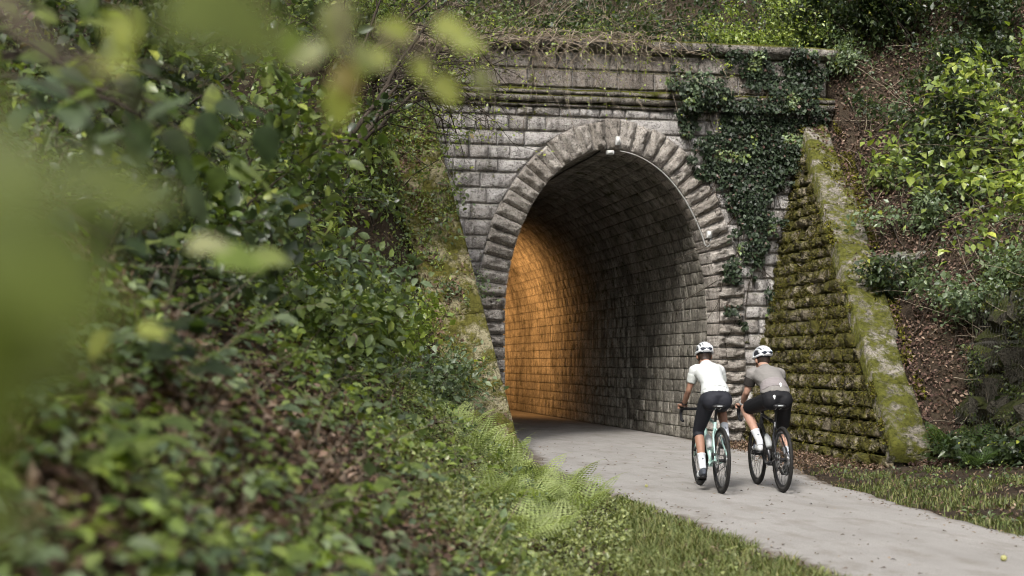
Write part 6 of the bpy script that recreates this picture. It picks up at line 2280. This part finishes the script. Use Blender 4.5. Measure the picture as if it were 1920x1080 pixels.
n = 5200
s = r.random(n)[:, None] ** 1.3 * 0.62; w = r.random(n)
P = wl_pt(0.0, 5.46) * (1 - s) + wl_pt(-3.3, 0.08) * s + np.array([-1.0, 0, 0]) * (w * 1.3 - 0.1)[:, None]
k = vnoise(P[:, 0] * 3.2, P[:, 2] * 3.2, 131) * 0.55 + vnoise(P[:, 0] * 9, P[:, 2] * 9, 132) * 0.35 + 0.3 * w - 0.35 * s[:, 0] > 0.42
P = P[k]; n = len(P)
P = P + np.array([-0.05, -0.12, 0.12]) * r.random((n, 1)) + np.array([0, 0, 0.03])
Ls = 0.03 + 0.05 * r.random(n) ** 1.5
o_ = obj('coping_plants', leafy_mesh('coping_plants', [leaf_cloud(P, norm(rand_dirs(r, n) + np.array([0, -0.2, -0.2])), norm(rand_dirs(r, n) * 0.5 + np.array([-0.1, -0.4, 0.8])), Ls, Ls * 0.62, pal(r, n, FRESH + YELG[1:2] + GREYG, 0.3))], M['leaf']), kind='stuff')
o_['label'] = 'small light green plants creeping over the upper left wing wall'; o_['category'] = 'undergrowth'

# ---- things lying on the path
n = 850
v = r.uniform(-15.5, 0.2, n); f = r.random(n) ** 0.6
l_, r__ = np.interp(v, PATH_V, PATH_L), np.interp(v, PATH_V, PATH_R)
edge = r.random(n) < 0.55
f = np.where(edge, np.where(r.random(n) < 0.65, 1 - 0.16 * r.random(n) ** 1.6, 0.14 * r.random(n) ** 1.5), r.random(n))
u = l_ * (1 - f) + r__ * f
z = 0.014 + 0.022 * (1 - (2 * f - 1) ** 2)
P = np.stack([u, v, z + 0.006], -1)
o_ = obj('fallen_leaves', leafy_mesh('fallen_leaves', [leaf_cloud(P, rand_dirs(r, n) * np.array([1, 1, 0.15]), norm(np.array([0, 0, 1.0]) + rand_dirs(r, n) * 0.3), 0.036 * r.uniform(0.4, 1.4, n), 0.022 * r.uniform(0.5, 1.3, n), pal(r, n, DEADC + [(0.3, 0.22, 0.15)], 0.4))], M['dead']), kind='stuff')
o_['label'] = 'single brown leaves scattered over the pale path'; o_['category'] = 'leaves'
# litter swept along the foot of the right wing wall
n = 3800
v = r.uniform(-6.3, -0.2, n)
lo_, hi_ = np.interp(v, PATH_V, PATH_R) - 0.35, wing_r_face(v) - 0.02
u = hi_ - (hi_ - lo_) * r.random(n) ** 1.5
P = np.stack([u, v, 0.02 + 0.03 * r.random(n)], -1)
o_ = obj('leaf_litter', leafy_mesh('leaf_litter', [leaf_cloud(P, rand_dirs(r, n), norm(np.array([0, 0, 1.0]) + rand_dirs(r, n) * 0.5), 0.042 * r.uniform(0.5, 1.3, n), 0.027 * r.uniform(0.5, 1.3, n), pal(r, n, DEADC, 0.35))], M['dead']), kind='stuff')
o_['label'] = 'brown leaves swept along the foot of the right wing wall'; o_['category'] = 'leaf litter'

M['apple'] = plain('crab apple skin', (0.36, 0.35, 0.14), 0.45, 0.4, var=0.3, scale=25)
for q, (px, py, rad, lab) in enumerate([(1882, 1052, 0.022, 'yellow-green crab apple on the path at the bottom right corner'), (1212, 914, 0.018, 'small yellow crab apple on the path left of the riders')]):
    d = FPX * (1.36 - 0.034) / (py - 680)
    p = at(px, py, d); p[2] = 0.034
    t = thing('crab_apple', lab, 'apple', tuple(p), group='crab apples on the path')
    b = MB(); ball(b, (0, 0, rad * 0.92), (rad, rad, rad * 0.92), None, 12)
    me = b.mesh('fruit', M['apple'], True)
    obj('fruit', me, t)
    b = MB(); b.tube([(0, 0, rad * 1.75), (rad * 0.2, 0, rad * 2.5)], rad * 0.06, 5)
    obj('stalk', b.mesh('stalk', M['twig']), t)

# ------------------------------------------------------------------ near plants, out of focus
def big_leaf_mesh(colors, r, serr=0.05, n=11, wid=0.72):
    """One leaf 1 m long along +Y: toothed outline, folded along the midrib, drooping tip."""
    s = np.linspace(0, 1, n)
    w = wid * 0.5 * np.sin(np.pi * s ** 0.72) ** 0.85
    w[0] = 0.01; w[-1] = 0.002
    tooth = 1 + serr * np.where(np.arange(n) % 2, 1, -1)
    z = -0.16 * s ** 2
    Vm = np.stack([0 * s, s, z], -1); Vl = np.stack([-w * tooth, s - 0.02 * (np.arange(n) % 2), z + 0.16 * w + 0.02 * np.sin(9 * s)], -1); Vr = np.stack([w * tooth, s - 0.02 * (np.arange(n) % 2), z + 0.16 * w - 0.02 * np.sin(9 * s)], -1)
    V = np.concatenate([Vm, Vl, Vr])
    k = np.arange(n - 1)
    Q = np.concatenate([np.stack([k, k + 1, n + k + 1, n + k], -1), np.stack([k, 2 * n + k, 2 * n + k + 1, k + 1], -1)])
    c = pal(r, 1, colors, 0.1)
    return mesh_np('leaf', V, [Q], M['near_leaf'], np.repeat(c, len(V), 0), True)


def orient(A, N):
    A = norm(np.asarray(A, float)); N = np.asarray(N, float); N = norm(N - A * N.dot(A)); S = np.cross(A, N)
    return Matrix((tuple(S), tuple(A), tuple(N))).transposed().to_euler()


r = np.random.default_rng(2001)
LG = [big_leaf_mesh(GREEN, r) for _ in range(4)]
LGY = [big_leaf_mesh(GREYG, r, 0.08) for _ in range(4)]
LFR = [big_leaf_mesh(FRESH, r) for _ in range(4)]
LYE = [big_leaf_mesh([(0.3, 0.34, 0.08), (0.34, 0.37, 0.1)], r, 0.03) for _ in range(4)]
LDK = [big_leaf_mesh(DARKG, r, 0.08) for _ in range(3)]

# brambles and seedlings on the near bank: (px, depth, canes, leaf, set, label)
BR = [
    (430, 4.6, 2, 0.1, LGY, 'bramble sprig with three broad grey-green leaflets at the bottom of the bank'),
    (270, 4.0, 2, 0.095, LG, 'blurred green seedling low on the near bank'),
    (150, 3.6, 3, 0.1, LG, 'blurred green plant in the bottom left corner'),
    (330, 5.4, 3, 0.1, LGY, 'grey-green bramble with lobed leaves above the bare brown patch'),
    (210, 5.0, 3, 0.11, LDK, 'dark bramble in the shade of the close green leaves'),
    (560, 5.6, 2, 0.085, LFR, 'fresh green seedling in the lower middle of the bank'),
    (600, 7.2, 3, 0.085, LGY, 'grey-green bramble sprig on the open litter'),
    (480, 7.0, 2, 0.085, LG, 'green seedling beside the thin dark stem'),
    (720, 8.0, 3, 0.08, LGY, 'grey-green bramble sprig left of the ferns'),
    (690, 6.2, 2, 0.08, LG, 'green sprig at the bottom of the litter slope'),
    (780, 10.2, 3, 0.08, LFR, 'fresh green sprig above the ferns'),
    (380, 3.5, 2, 0.08, LFR, 'bright green low plant at the bottom edge left of centre'),
    (60, 5.2, 3, 0.12, LDK, 'dark leaved plant at the left edge of the near bank'),
    (520, 9.0, 3, 0.09, LFR, 'bright green blurred sprig on the brow of the near bank'),
    (400, 7.8, 3, 0.1, LFR, 'bright blurred seedling standing among the middle shrubs'),
    (700, 12.4, 4, 0.09, LGY, 'grey-green bramble arching over the bank left of the ferns'),
    (610, 12.0, 4, 0.095, LFR, 'bright green bramble in the centre of the bank'),
    (540, 12.6, 4, 0.1, LG, 'green bramble with big leaves below the grey-green shrub'),
    (740, 14.6, 4, 0.09, LGY, 'grey-green bramble trailing toward the wing wall foot'),
    (460, 10.2, 4, 0.105, LG, 'broad-leaved green bramble on the brow of the bank'),
    (300, 8.0, 4, 0.11, LGY, 'large-leaved grey-green bramble on the left bank'),
    (180, 6.6, 4, 0.11, LG, 'large-leaved blurred bramble near the left edge'),
    (820, 12.0, 3, 0.075, LG, 'small green bramble just above the fern row'),
    (640, 9.6, 3, 0.085, LG, 'green sprig at the edge of the dry stalks'),
]
for q, (px, d, nc, ls, st, lab) in enumerate(BR):
    t = thing('bramble', lab, 'bramble', bank(px, d), group='brambles and seedlings on the near bank')
    for c in range(nc):
        a = r.uniform(0, 2 * np.pi)
        cv = curve(r, (0, 0, -0.02), (math.cos(a) * 0.8 + 0.2, math.sin(a) * 0.5 - 0.2, 1.0), r.uniform(0.25, 0.6), 8, 0.12, 0.12)
        b = MB(); b.tube(cv, np.linspace(0.0035, 0.0015, 8), 5, False)
        obj('cane', b.mesh('cane', M['stem']), t)
        for i in (3, 5, 7):
            o3 = cv[i]; a0 = r.uniform(0, 2 * np.pi)
            for j in range(3):
                aa = a0 + (j - 1) * 1.35
                A = np.array([math.cos(aa), math.sin(aa), -0.15]); N = norm(np.array([0.1, -0.35, 1.0]) + r.normal(0, 0.2, 3))
                s = ls * r.uniform(0.75, 1.1) * (1.15 if j == 1 else 0.9)
                obj('leaf', st[r.integers(0, len(st))], t, loc=tuple(o3 + A * 0.012), rot=orient(A, N), scale=(s, s, s))

# hanging branch with yellow leaves close to the viewpoint
hb = thing('hanging_branch', 'very blurred branch with yellow leaves hanging in from the top', 'branch', tuple(at(640, -120, 1.55)))
o0 = np.array(hb.location)
b = MB()
b.tube(np.array([at(640, -120, 1.55), at(640, 20, 1.55), at(650, 110, 1.52), at(655, 180, 1.5)]) - o0, [0.003, 0.0025, 0.002, 0.0015], 6)
b.tube(np.array([at(640, -60, 1.56), at(700, 60, 1.62), at(790, 85, 1.7), at(890, 75, 1.8)]) - o0, [0.0025, 0.002, 0.0018, 0.0014], 6)
b.tube(np.array([at(700, 60, 1.62), at(800, 120, 1.7), at(860, 160, 1.78)]) - o0, [0.002, 0.0018, 0.0014], 6)
obj('twig', b.mesh('twig', M['twig']), hb)
LYB = [big_leaf_mesh([(0.2, 0.17, 0.05), (0.17, 0.13, 0.04)], r, 0.03) for _ in range(2)]
LPA = [big_leaf_mesh([(0.34, 0.36, 0.18), (0.3, 0.33, 0.14)], r, 0.03) for _ in range(2)]
YL = [(652, 150, 1.5, 0.058, (0.05, -1), LYE), (640, 115, 1.5, 0.045, (0.1, -1), LYB), (630, 0, 1.55, 0.06, (0.1, -1), LPA), (610, 85, 1.55, 0.045, (-0.4, -0.5), LPA), (660, 85, 1.56, 0.04, (0.8, -0.4), LPA),
      (735, 112, 1.65, 0.04, (-0.9, -0.2), LYE), (810, 50, 1.7, 0.045, (0.7, -0.3), LYE), (850, 78, 1.75, 0.04, (0.9, 0.05), LYE), (770, 65, 1.68, 0.042, (-0.8, 0.1), LYE), (820, 140, 1.75, 0.045, (0.3, -0.8), LYE),
      (890, 130, 1.85, 0.04, (0.5, -0.6), LPA), (560, 55, 1.55, 0.045, (-0.6, -0.4), LFR), (700, 100, 1.62, 0.038, (-0.2, -0.8), LFR), (780, 105, 1.7, 0.035, (0.4, -0.7), LYE)]
for px, py, d, s, (ax_, az_), st in YL:
    A = CR * ax_ + np.array([0, 0, az_]) + r.normal(0, 0.15, 3); N = -CF + np.array([0, 0, 0.5]) + r.normal(0, 0.2, 3)
    obj('leaf', st[r.integers(0, len(st))], hb, loc=tuple(at(px, py, d) - o0), rot=orient(A, N), scale=(s, s, s))

# leafy branch right in front of the lens, left edge
nb = thing('near_branch', 'branch with green leaves so close at the left that it dissolves in blur', 'branch', tuple(at(-260, -60, 0.8)))
o0 = np.array(nb.location)
b = MB()
b.tube(np.array([at(-120, -160, 0.95), at(0, 0, 0.95), at(70, 80, 0.94), at(160, 130, 0.95), at(230, 175, 0.98), at(300, 230, 1.0)]) - o0, [0.006, 0.0055, 0.005, 0.0045, 0.003, 0.002], 8)
b.tube(np.array([at(-200, 700, 0.9), at(0, 735, 1.3), at(140, 705, 1.5), at(220, 690, 1.7)]) - o0, [0.0035, 0.003, 0.0022, 0.0016], 6)
obj('twig', b.mesh('twig', M['twig']), nb)
LB = [big_leaf_mesh([(0.11, 0.145, 0.026), (0.13, 0.165, 0.032)], r, 0.03) for _ in range(3)]
NL = [(-130, 120, 0.5, 0.06, (0.35, -1)), (-60, 420, 0.46, 0.06, (0.9, -0.5)), (-130, 520, 0.48, 0.07, (0.5, -1)), (-140, 760, 0.5, 0.06, (0.3, -1)), (-120, 1010, 0.55, 0.045, (0.6, 0.1)),
      (290, 30, 0.6, 0.05, (1, -0.1)), (420, 90, 0.72, 0.04, (1, 0.15)), (120, 330, 0.62, 0.04, (1, -0.25)), (200, 380, 0.75, 0.04, (1, -0.1)), (-100, 300, 0.48, 0.045, (1, -0.1)), (-100, 620, 0.5, 0.06, (0.9, -0.3)), (60, 470, 0.7, 0.04, (0.9, -0.6)), (330, -40, 0.62, 0.06, (0.8, -0.5))]
for px, py, d, s, (ax_, az_) in NL:
    A = CR * ax_ + np.array([0, 0, az_]) + r.normal(0, 0.1, 3); N = -CF * 0.9 + np.array([0, 0, 0.6]) + r.normal(0, 0.15, 3)
    obj('leaf', LB[r.integers(0, 3)], nb, loc=tuple(at(px, py, d) - o0), rot=orient(A, N), scale=(s, s, s))
for px, py, d, s, (ax_, az_), st in [(225, 20, 1.2, 0.04, (0.2, -1), LYE), (175, 118, 1.15, 0.032, (1, -0.1), LYE), (205, 625, 2.2, 0.05, (-0.2, -0.4), LYE), (260, 615, 2.3, 0.05, (1, -0.2), LYE), (350, 462, 1.9, 0.06, (1, 0.1), LPA), (400, 475, 2.1, 0.08, (1, -0.1), LFR), (470, 480, 2.4, 0.07, (1, -0.2), LG)]:
    A = CR * ax_ + np.array([0, 0, az_]) + r.normal(0, 0.1, 3); N = -CF * 0.7 + np.array([0, 0, 0.7])
    obj('leaf', st[r.integers(0, len(st))], nb, loc=tuple(at(px, py, d) - o0), rot=orient(A, N), scale=(s, s, s))

# soft mid-distance sprays of dark leaves drooping into the upper left
for q, (px, py, d, st, lab, n) in enumerate([(330, 190, 4.2, LDK, 'drooping branch of dark blue-green leaves in the upper left', 26), (250, 250, 3.4, LGY, 'blurred grey-green leafy branch behind the closest leaves', 22), (140, 440, 3.6, LDK, 'dark blurred leaf cluster at the left edge of the bank', 16), (420, 250, 5.2, LG, 'blurred green branch above the middle of the bank', 24), (90, 90, 3.8, LG, 'green blurred branch in the top left corner', 26)]):
    p0 = at(px - 330, py - 90, d + 0.2)
    t = thing('leafy_branch', lab, 'branch', tuple(p0), group='blurred branches at the upper left')
    An = []
    b = MB()
    for c in range(4):
        e = at(px + r.uniform(-60, 180), py + r.uniform(-60, 110), d + r.uniform(-0.3, 0.3)) - p0
        tq = np.linspace(0, 1, 10)[:, None]
        m = e * 0.55 + np.array([0, 0, 0.12])
        cv = 2 * tq * (1 - tq) * m + tq ** 2 * e + r.normal(0, 0.008, (10, 3))
        b.tube(cv, np.linspace(0.006, 0.0018, 10), 5, False); An += list(cv[4:])
    obj('twig', b.mesh('twig', M['bark']), t)
    for k in range(n):
        p = An[r.integers(0, len(An))] + r.normal(0, 0.03, 3)
        A = CR * r.uniform(-0.3, 1) + np.array([0, 0, r.uniform(-0.7, 0.2)]) + r.normal(0, 0.3, 3); N = np.array([0, 0, 1.0]) - CF * 0.4 + r.normal(0, 0.25, 3)
        s = r.uniform(0.07, 0.12)
        obj('leaf', st[r.integers(0, len(st))], t, loc=tuple(p), rot=orient(A, N), scale=(s, s, s))
